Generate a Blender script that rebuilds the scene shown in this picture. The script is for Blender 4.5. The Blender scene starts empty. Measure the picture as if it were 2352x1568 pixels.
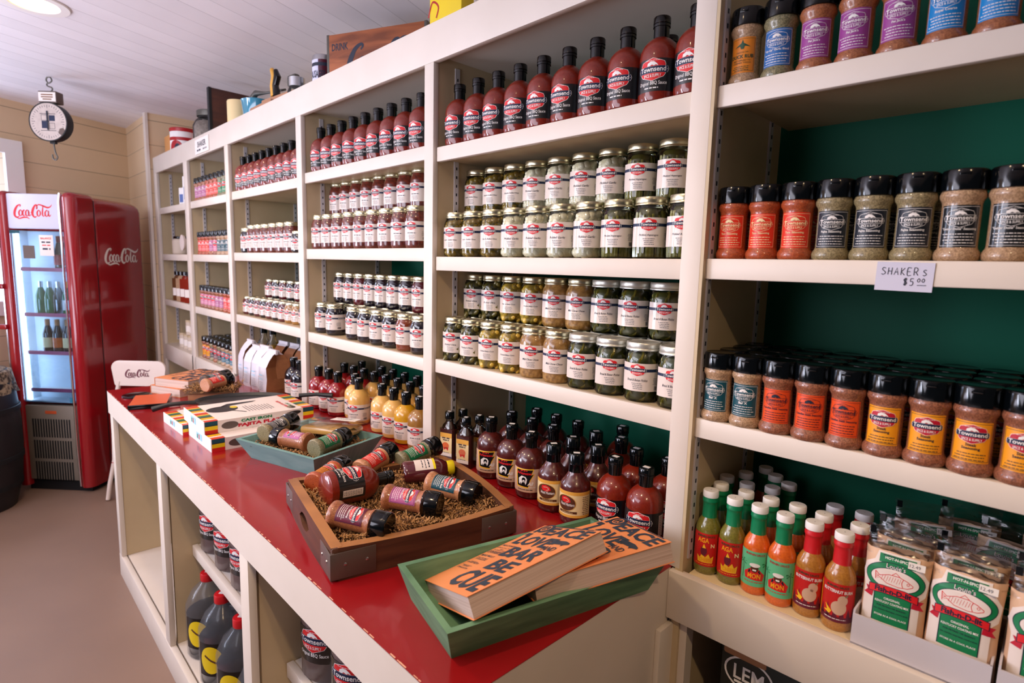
import bpy, bmesh, math, random
from mathutils import Vector, Matrix, Euler
import mathutils.geometry as mg
random.seed(7)
SC = bpy.context.scene
COL = SC.collection
R_ = math.radians

# ---------------------------------------------------------------- camera, world, lights
cam_d = bpy.data.cameras.new('camera')
cam = bpy.data.objects.new('camera', cam_d)
COL.objects.link(cam)
cam_d.sensor_width = 36.0
cam_d.lens = 1311.34 * 36 / 2352
cam_d.clip_start = 0.02
_F = Vector((-0.71344274, 0.68846187, -0.13045964))
_R = Vector((0.69177969, 0.72166682, 0.02525596))
_U = Vector((-0.11153616, 0.07223065, 0.99113189))
cam.matrix_world = Matrix(((_R.x, _U.x, -_F.x, 0.0), (_R.y, _U.y, -_F.y, -1.0), (_R.z, _U.z, -_F.z, 1.453), (0, 0, 0, 1)))
SC.camera = cam
cam_d.dof.use_dof = True
cam_d.dof.focus_distance = 1.35
cam_d.dof.aperture_fstop = 4.5

w = bpy.data.worlds.new('world'); SC.world = w
w.use_nodes = True
w.node_tree.nodes['Background'].inputs[0].default_value = (0.80, 0.84, 1.0, 1)
w.node_tree.nodes['Background'].inputs[1].default_value = 0.05

def area(name, loc, target, sx, sy, power, col):
    d = bpy.data.lights.new(name, 'AREA'); d.shape = 'RECTANGLE'; d.size = sx; d.size_y = sy
    d.energy = power; d.color = col
    o = bpy.data.objects.new(name, d); COL.objects.link(o); o.location = loc
    o.rotation_euler = (Vector(target) - Vector(loc)).to_track_quat('-Z', 'Z').to_euler()
    return o
area('daylight_left_window', (-4.0, -3.6, 1.5), (-1.8, 0, 1.9), 0.34, 1.5, 66, (0.78, 0.83, 1.0))
area('daylight_shop_window', (-2.0, -2.2, 1.9), (-2.8, 0, 2.6), 3.0, 0.6, 44, (0.88, 0.86, 1.0))
area('daylight_wall_window', (-4.75, -1.35, 1.65), (-2.0, -0.3, 0.9), 0.6, 0.8, 20, (0.72, 0.80, 1.0))
area('ceiling_bounce_fill', (-3.3, -2.3, 1.15), (-3.0, -0.5, 2.6), 1.4, 0.7, 34, (0.84, 0.82, 1.0))  # added unseen fill lamp, aimed up to brighten the ceiling like floor-bounced daylight
sd = bpy.data.lights.new('sun', 'SUN'); sd.energy = 7; sd.angle = R_(1); sd.color = (0.86, 0.86, 1.0)
so_ = bpy.data.objects.new('sun', sd); COL.objects.link(so_); so_.rotation_euler = Vector((0.12, 0.72, -0.68)).to_track_quat('-Z', 'Y').to_euler()
def spot(name, loc, power, col=(1.0, 0.70, 0.40), size=2.4):
    d = bpy.data.lights.new(name, 'SPOT'); d.energy = power; d.color = col; d.spot_size = size; d.spot_blend = 0.6
    d.shadow_soft_size = 0.03
    o = bpy.data.objects.new(name, d); COL.objects.link(o); o.location = loc
    return o
for i, (x, y) in enumerate(((0.55, -1.15), (-0.75, -1.0), (-1.9, -1.15), (-3.0, -0.72))):
    spot('ceiling_can_light', (x, y, 2.395), (52, 34, 38, 24)[i])
SC.view_settings.view_transform = 'Standard'
SC.view_settings.look = 'None'
SC.view_settings.gamma = 1
SC.view_settings.use_curve_mapping = False
SC.view_settings.exposure = -0.18

# ---------------------------------------------------------------- materials
MATS = {}
def lin(c):
    return tuple(((v / 255) / 12.92 if v <= 10.3 else (((v / 255) + 0.055) / 1.055) ** 2.4) for v in c)
def mat(name, rgb=None, rough=0.5, metal=0.0, coat=0.0, noise=None, emit=None, wood=None, spec=0.5, bump=None):
    """noise=(scale, rgb2, contrast) speckle; wood=(rgb2, axis scale tuple)"""
    if name in MATS: return MATS[name]
    m = bpy.data.materials.new(name); m.use_nodes = True
    nt = m.node_tree; b = nt.nodes['Principled BSDF']
    c = lin(rgb) + (1,)
    b.inputs['Base Color'].default_value = c
    b.inputs['Roughness'].default_value = rough
    b.inputs['Metallic'].default_value = metal
    b.inputs['Coat Weight'].default_value = coat
    b.inputs['Coat Roughness'].default_value = 0.06
    b.inputs['Specular IOR Level'].default_value = spec
    if emit:
        b.inputs['Emission Color'].default_value = lin(emit[0]) + (1,); b.inputs['Emission Strength'].default_value = emit[1]
    tc = None
    def coords(scale):
        t = nt.nodes.new('ShaderNodeTexCoord'); mp = nt.nodes.new('ShaderNodeMapping')
        mp.inputs['Scale'].default_value = scale
        nt.links.new(t.outputs['Object'], mp.inputs['Vector']); return mp.outputs[0]
    if noise:
        n = nt.nodes.new('ShaderNodeTexNoise'); n.inputs['Scale'].default_value = noise[0]; n.inputs['Detail'].default_value = 3
        nt.links.new(coords((1, 1, 1)), n.inputs['Vector'])
        r = nt.nodes.new('ShaderNodeValToRGB'); r.color_ramp.elements[0].position = 0.5 - noise[2]; r.color_ramp.elements[1].position = 0.5 + noise[2]
        r.color_ramp.elements[0].color = lin(noise[1]) + (1,); r.color_ramp.elements[1].color = c
        nt.links.new(n.outputs['Fac'], r.inputs[0]); nt.links.new(r.outputs[0], b.inputs['Base Color'])
        if bump:
            bp = nt.nodes.new('ShaderNodeBump'); bp.inputs['Strength'].default_value = bump; bp.inputs['Distance'].default_value = 0.002
            nt.links.new(n.outputs['Fac'], bp.inputs['Height']); nt.links.new(bp.outputs[0], b.inputs['Normal'])
    if wood:
        n = nt.nodes.new('ShaderNodeTexNoise'); n.inputs['Scale'].default_value = 1.0; n.inputs['Detail'].default_value = 5; n.inputs['Distortion'].default_value = 0.6
        nt.links.new(coords(wood[1]), n.inputs['Vector'])
        r = nt.nodes.new('ShaderNodeValToRGB'); r.color_ramp.elements[0].position = 0.35; r.color_ramp.elements[1].position = 0.65
        r.color_ramp.elements[0].color = lin(wood[0]) + (1,); r.color_ramp.elements[1].color = c
        nt.links.new(n.outputs['Fac'], r.inputs[0]); nt.links.new(r.outputs[0], b.inputs['Base Color'])
    MATS[name] = m
    return m
def glassmat(name, tint, gloss=0.04, fac=1.0, rough=0.03):
    if name in MATS: return MATS[name]
    m = bpy.data.materials.new(name); m.use_nodes = True; nt = m.node_tree; nt.nodes.clear()
    o = nt.nodes.new('ShaderNodeOutputMaterial'); mx = nt.nodes.new('ShaderNodeMixShader'); t = nt.nodes.new('ShaderNodeBsdfTransparent'); g = nt.nodes.new('ShaderNodeBsdfGlossy')
    f = nt.nodes.new('ShaderNodeFresnel'); f.inputs[0].default_value = 1.45
    ma = nt.nodes.new('ShaderNodeMath'); ma.operation = 'MULTIPLY_ADD'; ma.inputs[1].default_value = fac; ma.inputs[2].default_value = gloss
    t.inputs[0].default_value = lin(tint) + (1,); g.inputs['Roughness'].default_value = rough
    nt.links.new(f.outputs[0], ma.inputs[0]); nt.links.new(ma.outputs[0], mx.inputs[0]); nt.links.new(t.outputs[0], mx.inputs[1]); nt.links.new(g.outputs[0], mx.inputs[2]); nt.links.new(mx.outputs[0], o.inputs[0])
    MATS[name] = m; return m

def boards(name, rgb, width, ang, axis_vertical, dark, tint=0.05, rough=0.55, offs=0.0, gap=0.022):
    """painted boards: a groove every `width` metres, each board a touch different"""
    m = bpy.data.materials.new(name); m.use_nodes = True; nt = m.node_tree; b = nt.nodes['Principled BSDF']
    t = nt.nodes.new('ShaderNodeTexCoord'); s = nt.nodes.new('ShaderNodeSeparateXYZ')
    mp = nt.nodes.new('ShaderNodeMapping'); mp.inputs['Rotation'].default_value = (0, 0, ang)
    nt.links.new(t.outputs['Object'], mp.inputs['Vector']); nt.links.new(mp.outputs[0], s.inputs[0])
    def M(op, a, bb):
        n = nt.nodes.new('ShaderNodeMath'); n.operation = op
        for i, v in enumerate((a, bb)):
            if isinstance(v, (int, float)): n.inputs[i].default_value = v
            elif v is not None: nt.links.new(v, n.inputs[i])
        return n.outputs[0]
    src = s.outputs[2 if axis_vertical else 1]
    q = M('DIVIDE', M('ADD', src, offs), width)
    fr = M('FRACT', q, None); fl = M('FLOOR', q, None)
    line = M('LESS_THAN', fr, gap)
    wn = nt.nodes.new('ShaderNodeTexWhiteNoise'); wn.noise_dimensions = '1D'; nt.links.new(fl, wn.inputs['W'])
    tone = M('ADD', M('MULTIPLY', wn.outputs[0], tint * 2), 1 - tint * 2)
    nz = nt.nodes.new('ShaderNodeTexNoise'); nz.inputs['Scale'].default_value = 3.5; nz.inputs['Detail'].default_value = 4
    nt.links.new(t.outputs['Object'], nz.inputs['Vector'])
    tone = M('MULTIPLY', tone, M('ADD', M('MULTIPLY', nz.outputs['Fac'], 0.14), 0.93))
    mul = M('MULTIPLY', tone, M('SUBTRACT', 1.0, M('MULTIPLY', M('MULTIPLY', line, dark), M('ADD', M('MULTIPLY', wn.outputs[0], 0.5), 0.5))))
    vm = nt.nodes.new('ShaderNodeVectorMath'); vm.operation = 'SCALE'; vm.inputs[0].default_value = lin(rgb)
    nt.links.new(mul, vm.inputs['Scale']); nt.links.new(vm.outputs[0], b.inputs['Base Color'])
    b.inputs['Roughness'].default_value = rough
    bp = nt.nodes.new('ShaderNodeBump'); bp.inputs['Strength'].default_value = 0.5; bp.inputs['Distance'].default_value = 0.004
    nt.links.new(M('SUBTRACT', 1.0, line), bp.inputs['Height']); nt.links.new(bp.outputs[0], b.inputs['Normal'])
    MATS[name] = m; return m

cream = mat('cream_paint', (226, 214, 202), 0.45, noise=(6, (218, 206, 193), 0.25))
creamD = mat('cream_panel', (204, 183, 148), 0.5, noise=(8, (194, 173, 138), 0.25))
boards('ceiling_boards', (240, 236, 240), 0.118, R_(67), False, 0.55, 0.04)
boards('wall_boards', (220, 194, 158), 0.16, 0, True, 0.5, 0.02, offs=0.035, gap=0.03)
green_back = mat('green_back', (0, 100, 74), 0.55, noise=(3, (0, 86, 64), 0.3), spec=0.25)
mat('floor', (140, 113, 96), 0.5, noise=(2.2, (128, 103, 88), 0.25))
mat('red_top', (150, 16, 24), 0.24, coat=0.3, noise=(5, (136, 12, 18), 0.3))
mat('wear', (222, 170, 140), 0.6)
mat('fridge_red', (150, 16, 26), 0.22, coat=0.6)
mat('chrome', (225, 228, 232), 0.15, 1.0)
mat('silver', (190, 192, 196), 0.3, 1.0)
mat('lid_gold', (204, 198, 168), 0.3, 1.0)
mat('lid_white', (206, 206, 196), 0.35, 0.7)
mat('black', (5, 8, 11), 0.13)
mat('black_matt', (16, 18, 22), 0.55)
mat('white', (238, 234, 230), 0.5)
mat('paper', (236, 228, 220), 0.6)
mat('lav_paper', (206, 206, 226), 0.6)
mat('ink', (14, 24, 48), 0.5)
mat('navy', (10, 30, 66), 0.45)
mat('badge_red', (218, 30, 36), 0.45)
mat('badge_crimson', (190, 18, 46), 0.45)
mat('grey_txt', (110, 108, 112), 0.6)
mat('label_black', (8, 12, 18), 0.35, coat=0.6)
mat('label_white', (226, 212, 202), 0.45, coat=0.8)
for n_, c_ in dict(l_yellow=(244, 160, 24), l_orange=(232, 80, 26), l_orangered=(222, 52, 28), l_teal=(12, 74, 88), l_blue=(40, 104, 172),
                   l_azure=(12, 128, 196), l_purple=(150, 62, 140), l_duck=(222, 130, 34), l_pink=(176, 88, 140), l_maroon=(104, 22, 48),
                   l_green=(12, 122, 72), l_red=(226, 50, 40), l_navy=(14, 22, 36), duck_green=(8, 70, 48), l_mint=(96, 190, 140),
                   l_dred=(200, 28, 26), flame=(250, 196, 40), squash=(214, 176, 150), l_cream=(238, 214, 160), l_gold=(226, 168, 70), brown=(84, 46, 26),
                   pinklab=(206, 110, 150), skyblue=(150, 210, 236), tealblk=(0, 96, 120)).items():
    mat(n_, c_, 0.42)
mat('bbq', (130, 34, 14), 0.35, coat=0.8, noise=(260, (112, 26, 10), 0.2), spec=0.3)
mat('bbq_dark', (88, 26, 22), 0.3, coat=1.0, noise=(200, (66, 18, 16), 0.2))
mat('sauce_brown', (60, 24, 18), 0.25, coat=1.0)
mat('sauce_red', (140, 14, 22), 0.2, coat=1.0)
mat('honey_mustard', (224, 176, 96), 0.3, coat=1.0)
mat('mustard', (206, 150, 20), 0.3, coat=1.0)
mat('mustard_dark', (150, 104, 40), 0.3, coat=1.0)
mat('salsa', (120, 40, 22), 0.3, coat=1.0, noise=(120, (66, 22, 16), 0.2))
mat('jam', (22, 16, 26), 0.15, coat=1.0)
mat('jam_plum', (84, 22, 30), 0.15, coat=1.0)
mat('jam_amber', (120, 52, 26), 0.15, coat=1.0)
mat('hot_green', (128, 120, 44), 0.3, coat=1.0, noise=(300, (100, 96, 30), 0.2))
mat('hot_orange', (228, 108, 30), 0.3, coat=1.0, noise=(300, (206, 86, 22), 0.2))
mat('hot_brown', (186, 126, 48), 0.3, coat=1.0, noise=(300, (160, 100, 34), 0.2))
mat('sleeve_green', (0, 124, 78), 0.4, coat=0.3)
mat('sleeve_red', (202, 24, 34), 0.4, coat=0.3)
def spice(n, a, b, s=420): return mat(n, a, 0.45, coat=0.7, noise=(s, b, 0.16))
spice('sp_rub', (168, 104, 74), (110, 62, 42)); spice('sp_tan', (196, 160, 124), (140, 108, 78)); spice('sp_grey', (164, 148, 108), (104, 92, 62))
spice('sp_orange', (186, 84, 36), (140, 56, 24)); spice('sp_brown', (176, 108, 66), (130, 72, 42)); spice('sp_green', (150, 140, 104), (84, 84, 56))
spice('sp_peach', (206, 148, 104), (168, 108, 72)); spice('sp_dark', (84, 60, 44), (50, 34, 26))
mat('garlic', (250, 240, 214), 0.3, coat=0.6); mat('brine_pale', (214, 202, 172), 0.3)
mat('olive', (154, 124, 40), 0.3, coat=0.6); mat('brine_olive', (84, 70, 22), 0.3)
mat('asparagus', (166, 154, 66), 0.35, coat=0.6, noise=(90, (112, 110, 36), 0.2)); mat('brine_asp', (70, 66, 20), 0.3)
mat('okra', (100, 92, 36), 0.35, coat=0.6); mat('brine_okra', (44, 42, 16), 0.3)
mat('corn', (212, 176, 66), 0.35, coat=0.6); mat('brine_corn', (146, 118, 40), 0.3)
mat('chow', (168, 128, 70), 0.3, coat=0.9, noise=(110, (120, 84, 40), 0.16))
mat('pickle', (166, 150, 56), 0.3, coat=0.6, noise=(60, (116, 108, 34), 0.2)); mat('brine_pickle', (62, 66, 20), 0.3)
mat('pepper_red', (150, 20, 20), 0.3)
glassmat('jar_glass', (246, 250, 246), 0.02)
glassmat('shaker_clear', (236, 236, 236), 0.06)
glassmat('fridge_glass', (226, 240, 250), 0.02, 0.5)
glassmat('film', (246, 247, 248), 0.035, 0.8, 0.2)
mat('plastic_clear', (120, 126, 136), 0.25, coat=0.6); MATS['plastic_clear'].node_tree.nodes['Principled BSDF'].inputs['Alpha'].default_value = 0.24
mat('kraft', (156, 100, 58), 0.7, noise=(40, (140, 86, 48), 0.25)); mat('bag_white', (228, 222, 226), 0.35, noise=(30, (206, 204, 216), 0.3))
mat('shred', (170, 124, 72), 0.7); mat('shred_dark', (96, 62, 32), 0.8)
mat('tray_green', (104, 144, 108), 0.6, wood=((76, 116, 86), (8, 8, 60))); mat('tray_teal', (122, 162, 156), 0.6, wood=((104, 146, 142), (8, 60, 8)))
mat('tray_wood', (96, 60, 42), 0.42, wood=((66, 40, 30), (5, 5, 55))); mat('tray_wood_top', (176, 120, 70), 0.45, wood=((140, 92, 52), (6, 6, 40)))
mat('strap', (104, 90, 84), 0.45, 0.45)
mat('crate_wood', (170, 96, 54), 0.6, wood=((110, 56, 30), (3, 3, 28))); mat('crate_dark', (84, 44, 28), 0.6, wood=((60, 30, 20), (3, 3, 24)))
mat('crate_orange', (220, 156, 92), 0.6)
mat('book_orange', (240, 154, 98), 0.38, coat=0.3, noise=(14, (236, 142, 84), 0.3)); mat('book_ink', (36, 52, 68), 0.5, noise=(38, (58, 66, 76), 0.22))
mat('pages', (214, 190, 176), 0.7, wood=((186, 158, 142), (2, 2, 520)))
mat('iron', (30, 32, 34), 0.42, noise=(120, (20, 22, 24), 0.3)); mat('barrel_dark', (28, 24, 28), 0.5)
mat('jug_brown', (92, 74, 74), 0.35, coat=0.3); mat('molasses', (14, 12, 20), 0.15, coat=0.8); mat('cap_red', (186, 14, 26), 0.4)
mat('coffee', (70, 36, 22), 0.6); mat('jug_grey', (176, 158, 150), .6, noise=(60, (120, 104, 98), .2)); mat('steel_grey', (96, 94, 88), 0.4, 0.6); mat('blue_glaze', (60, 140, 170), 0.15, coat=1.0)
mat('tin_yellow', (226, 196, 20), 0.35); mat('tin_red', (170, 28, 34), 0.3); mat('tin_orange', (206, 90, 50), 0.4); mat('yellow_cap', (236, 214, 20), 0.4)
mat('carton', (206, 200, 206), 0.6); mat('carton_black', (16, 34, 30), 0.5, noise=(9, (36, 24, 16), 0.3)); mat('cardboard', (168, 118, 82), 0.7)
mat('flour', (226, 190, 158), 0.5, noise=(30, (214, 170, 134), 0.3)); mat('flour_white', (232, 218, 210), 0.5)
mat('burlap', (160, 140, 116), 0.9, noise=(60, (60, 48, 40), 0.1)); mat('fridge_in', (226, 236, 246), 0.5); mat('fridge_strip', (196, 96, 126), 0.4); mat('grille_grey', (126, 116, 104), 0.5)
mat('tube', (240, 246, 255), 0.5, emit=((225, 236, 255), 12.0)); mat('lamp', (255, 240, 210), 0.5, emit=((255, 226, 170), 9.0))
mat('sky_pane', (200, 220, 255), 0.5, emit=((190, 214, 255), 2.6)); mat('bottle_green', (10, 110, 60), 0.1, coat=1.0); mat('cork_tan', (190, 130, 84), 0.6)
mat('stain', (120, 80, 50), 0.7); mat('slot', (20, 26, 40), 0.6); mat('standard', (210, 206, 210), 0.45, 0.2)
mat('linen', (206, 190, 172), 0.7); mat('soap_blue', (50, 76, 150), 0.4); mat('syrup_red', (130, 40, 24), 0.2, coat=1.0); mat('syrup_brown', (96, 62, 36), 0.2, coat=1.0)

# ---------------------------------------------------------------- mesh builder
class B:
    def __init__(s): s.v = []; s.f = []; s.m = []; s.sm = []; s.mats = []
    def mi(s, m):
        m = MATS[m] if isinstance(m, str) else m
        if m not in s.mats: s.mats.append(m)
        return s.mats.index(m)
    def add(s, vs, fs, m, smooth=False, T=None):
        o = len(s.v); k = s.mi(m)
        s.v += [tuple(T @ Vector(p)) if T is not None else tuple(p) for p in vs]
        for f in fs: s.f.append([i + o for i in f]); s.m.append(k); s.sm.append(smooth)
        return s
    def box(s, c, d, m, bev=0.0, T=None, rz=0):
        x, y, z = [q / 2 for q in d]; C = Vector(c); Rm = Matrix.Rotation(rz, 3, 'Z')
        if bev <= 0:
            vs = [C + Rm @ Vector((a * x, b * y, e * z)) for a in (-1, 1) for b in (-1, 1) for e in (-1, 1)]
            return s.add(vs, [(0, 1, 3, 2), (4, 6, 7, 5), (0, 4, 5, 1), (2, 3, 7, 6), (0, 2, 6, 4), (1, 5, 7, 3)], m, T=T)
        bm = bmesh.new(); bmesh.ops.create_cube(bm, size=1)
        for v in bm.verts: v.co = Vector((v.co.x * 2 * x, v.co.y * 2 * y, v.co.z * 2 * z))
        bmesh.ops.bevel(bm, geom=list(bm.edges), offset=min(bev, x * .9, y * .9, z * .9), segments=2, affect='EDGES', profile=0.5)
        bm.verts.index_update()
        vs = [C + Rm @ v.co for v in bm.verts]; fs = [[v.index for v in f.verts] for f in bm.faces]; bm.free()
        return s.add(vs, fs, m, smooth=True, T=T)
    def lathe(s, prof, m, seg=28, T=None, smooth=True, cap=True, a0=0, sx=1.0, sy=1.0):
        vs = []; fs = []
        for r, z in prof:
            for i in range(seg):
                a = 2 * math.pi * i / seg + a0; vs.append((r * math.cos(a) * sx, r * math.sin(a) * sy, z))
        for j in range(len(prof) - 1):
            for i in range(seg):
                k = (i + 1) % seg; fs.append((j * seg + i, j * seg + k, (j + 1) * seg + k, (j + 1) * seg + i))
        if cap:
            if prof[0][0] > 1e-5: fs.append(list(range(seg))[::-1])
            if prof[-1][0] > 1e-5: fs.append([(len(prof) - 1) * seg + i for i in range(seg)])
        return s.add(vs, fs, m, smooth, T)
    def tube(s, pts, r, m, seg=8, T=None, close=False):
        pts = [Vector(p) for p in pts]; n = len(pts); vs = []; fs = []
        rr = r if hasattr(r, '__len__') else [r] * n
        up = Vector((0, 0, 1)); prev = None
        for i, p in enumerate(pts):
            if close: t = (pts[(i + 1) % n] - pts[i - 1]).normalized()
            else: t = (pts[min(i + 1, n - 1)] - pts[max(i - 1, 0)]).normalized()
            if prev is None:
                a = up if abs(t.dot(up)) < 0.9 else Vector((1, 0, 0)); x = t.cross(a).normalized()
            else: x = (prev - t * prev.dot(t)).normalized()
            prev = x; y = t.cross(x)
            for k in range(seg):
                a = 2 * math.pi * k / seg; vs.append(p + (x * math.cos(a) + y * math.sin(a)) * rr[i])
        for i in range(n if close else n - 1):
            j = (i + 1) % n
            for k in range(seg):
                q = (k + 1) % seg; fs.append((i * seg + k, i * seg + q, j * seg + q, j * seg + k))
        if not close: fs.append(list(range(seg))[::-1]); fs.append([(n - 1) * seg + k for k in range(seg)])
        return s.add(vs, fs, m, True, T)
    def prism(s, poly, z0, z1, m, T=None, smooth=False):
        n = len(poly); vs = [(x, y, z0) for x, y in poly] + [(x, y, z1) for x, y in poly]
        fs = [list(range(n))[::-1], [n + i for i in range(n)]] + [(i, (i + 1) % n, n + (i + 1) % n, n + i) for i in range(n)]
        return s.add(vs, fs, m, smooth, T)
    def blob(s, c, r, m, sub=1, T=None, rot=None):
        bm = bmesh.new(); bmesh.ops.create_icosphere(bm, subdivisions=sub, radius=1)
        bm.verts.index_update(); Rm = rot or Matrix.Identity(3)
        vs = [Vector(c) + Rm @ Vector((v.co.x * r[0], v.co.y * r[1], v.co.z * r[2])) for v in bm.verts]
        fs = [[v.index for v in f.verts] for f in bm.faces]; bm.free()
        return s.add(vs, fs, m, True, T)
    def mesh(s, name, sharp=38):
        me = bpy.data.meshes.new(name); me.from_pydata([tuple(v) for v in s.v], [], s.f)
        for m in s.mats: me.materials.append(m)
        me.polygons.foreach_set('material_index', s.m); me.polygons.foreach_set('use_smooth', s.sm)
        me.update()
        if any(s.sm): me.set_sharp_from_angle(angle=R_(sharp))
        return me

def link(name, me, parent=None, loc=None, rot=None, mw=None):
    o = bpy.data.objects.new(name, me); COL.objects.link(o)
    if parent is not None: o.parent = parent
    if loc is not None: o.location = loc
    if rot is not None: o.rotation_euler = rot
    if mw is not None: o.matrix_world = mw
    return o
def tag(o, label, cat, group=None):
    o['label'] = label; o['category'] = cat
    if group: o['group'] = group
    return o
def struct(name, b, **k):
    o = link(name, b.mesh(name), **k); o['kind'] = 'structure'; return o
def thing(name, label, cat, parts, loc=(0, 0, 0), rz=0, group=None, mw=None):
    """parts: list of (name, mesh or B, [subparts]); one Empty at the base with its parts"""
    e = bpy.data.objects.new(name, None); COL.objects.link(e); e.empty_display_size = 0.02
    if mw is not None: e.matrix_world = mw
    else: e.location = loc; e.rotation_euler = (0, 0, rz)
    tag(e, label, cat, group)
    for p in parts:
        me = p[1].mesh(p[0]) if isinstance(p[1], B) else p[1]
        o = link(p[0], me, e)
        if len(p) > 2:
            for q in p[2]:
                m2 = q[1].mesh(q[0]) if isinstance(q[1], B) else q[1]
                link(q[0], m2, o)
    return e
def single(name, b, label, cat, group=None, **k):
    me = b.mesh(name) if isinstance(b, B) else b
    return tag(link(name, me, **k), label, cat, group)

# ---------------------------------------------------------------- flat artwork (labels, signs, covers)
_TX = {}
def textgeo(s, shear=0.0, off=0.0):
    k = (s, shear, off)
    if k in _TX: return _TX[k]
    cu = bpy.data.curves.new('t', 'FONT'); cu.body = s; cu.size = 1.0; cu.resolution_u = 2; cu.offset = off; cu.shear = shear
    o = bpy.data.objects.new('t', cu); COL.objects.link(o)
    me = bpy.data.meshes.new_from_object(o.evaluated_get(bpy.context.evaluated_depsgraph_get()))
    vs = [(v.co.x, v.co.y) for v in me.vertices]; fs = [list(p.vertices) for p in me.polygons]
    bpy.data.objects.remove(o); bpy.data.curves.remove(cu); bpy.data.meshes.remove(me)
    x0 = min(v[0] for v in vs); x1 = max(v[0] for v in vs); y0 = min(v[1] for v in vs); y1 = max(v[1] for v in vs)
    _TX[k] = ([((a - x0) / (x1 - x0), (b - y0) / (y1 - y0)) for a, b in vs], fs, (x1 - x0), (y1 - y0))
    return _TX[k]
def smooth_path(pts, n=6):
    out = []
    P = [pts[0]] + list(pts) + [pts[-1]]
    for i in range(1, len(P) - 2):
        for t in range(n):
            t /= n
            out.append(tuple(0.5 * (2 * b + (c - a) * t + (2 * a - 5 * b + 4 * c - d) * t * t + (3 * b - a - 3 * c + d) * t ** 3) for a, b, c, d in zip(P[i - 1], P[i], P[i + 1], P[i + 2])))
    out.append(tuple(pts[-1])); return out
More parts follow.
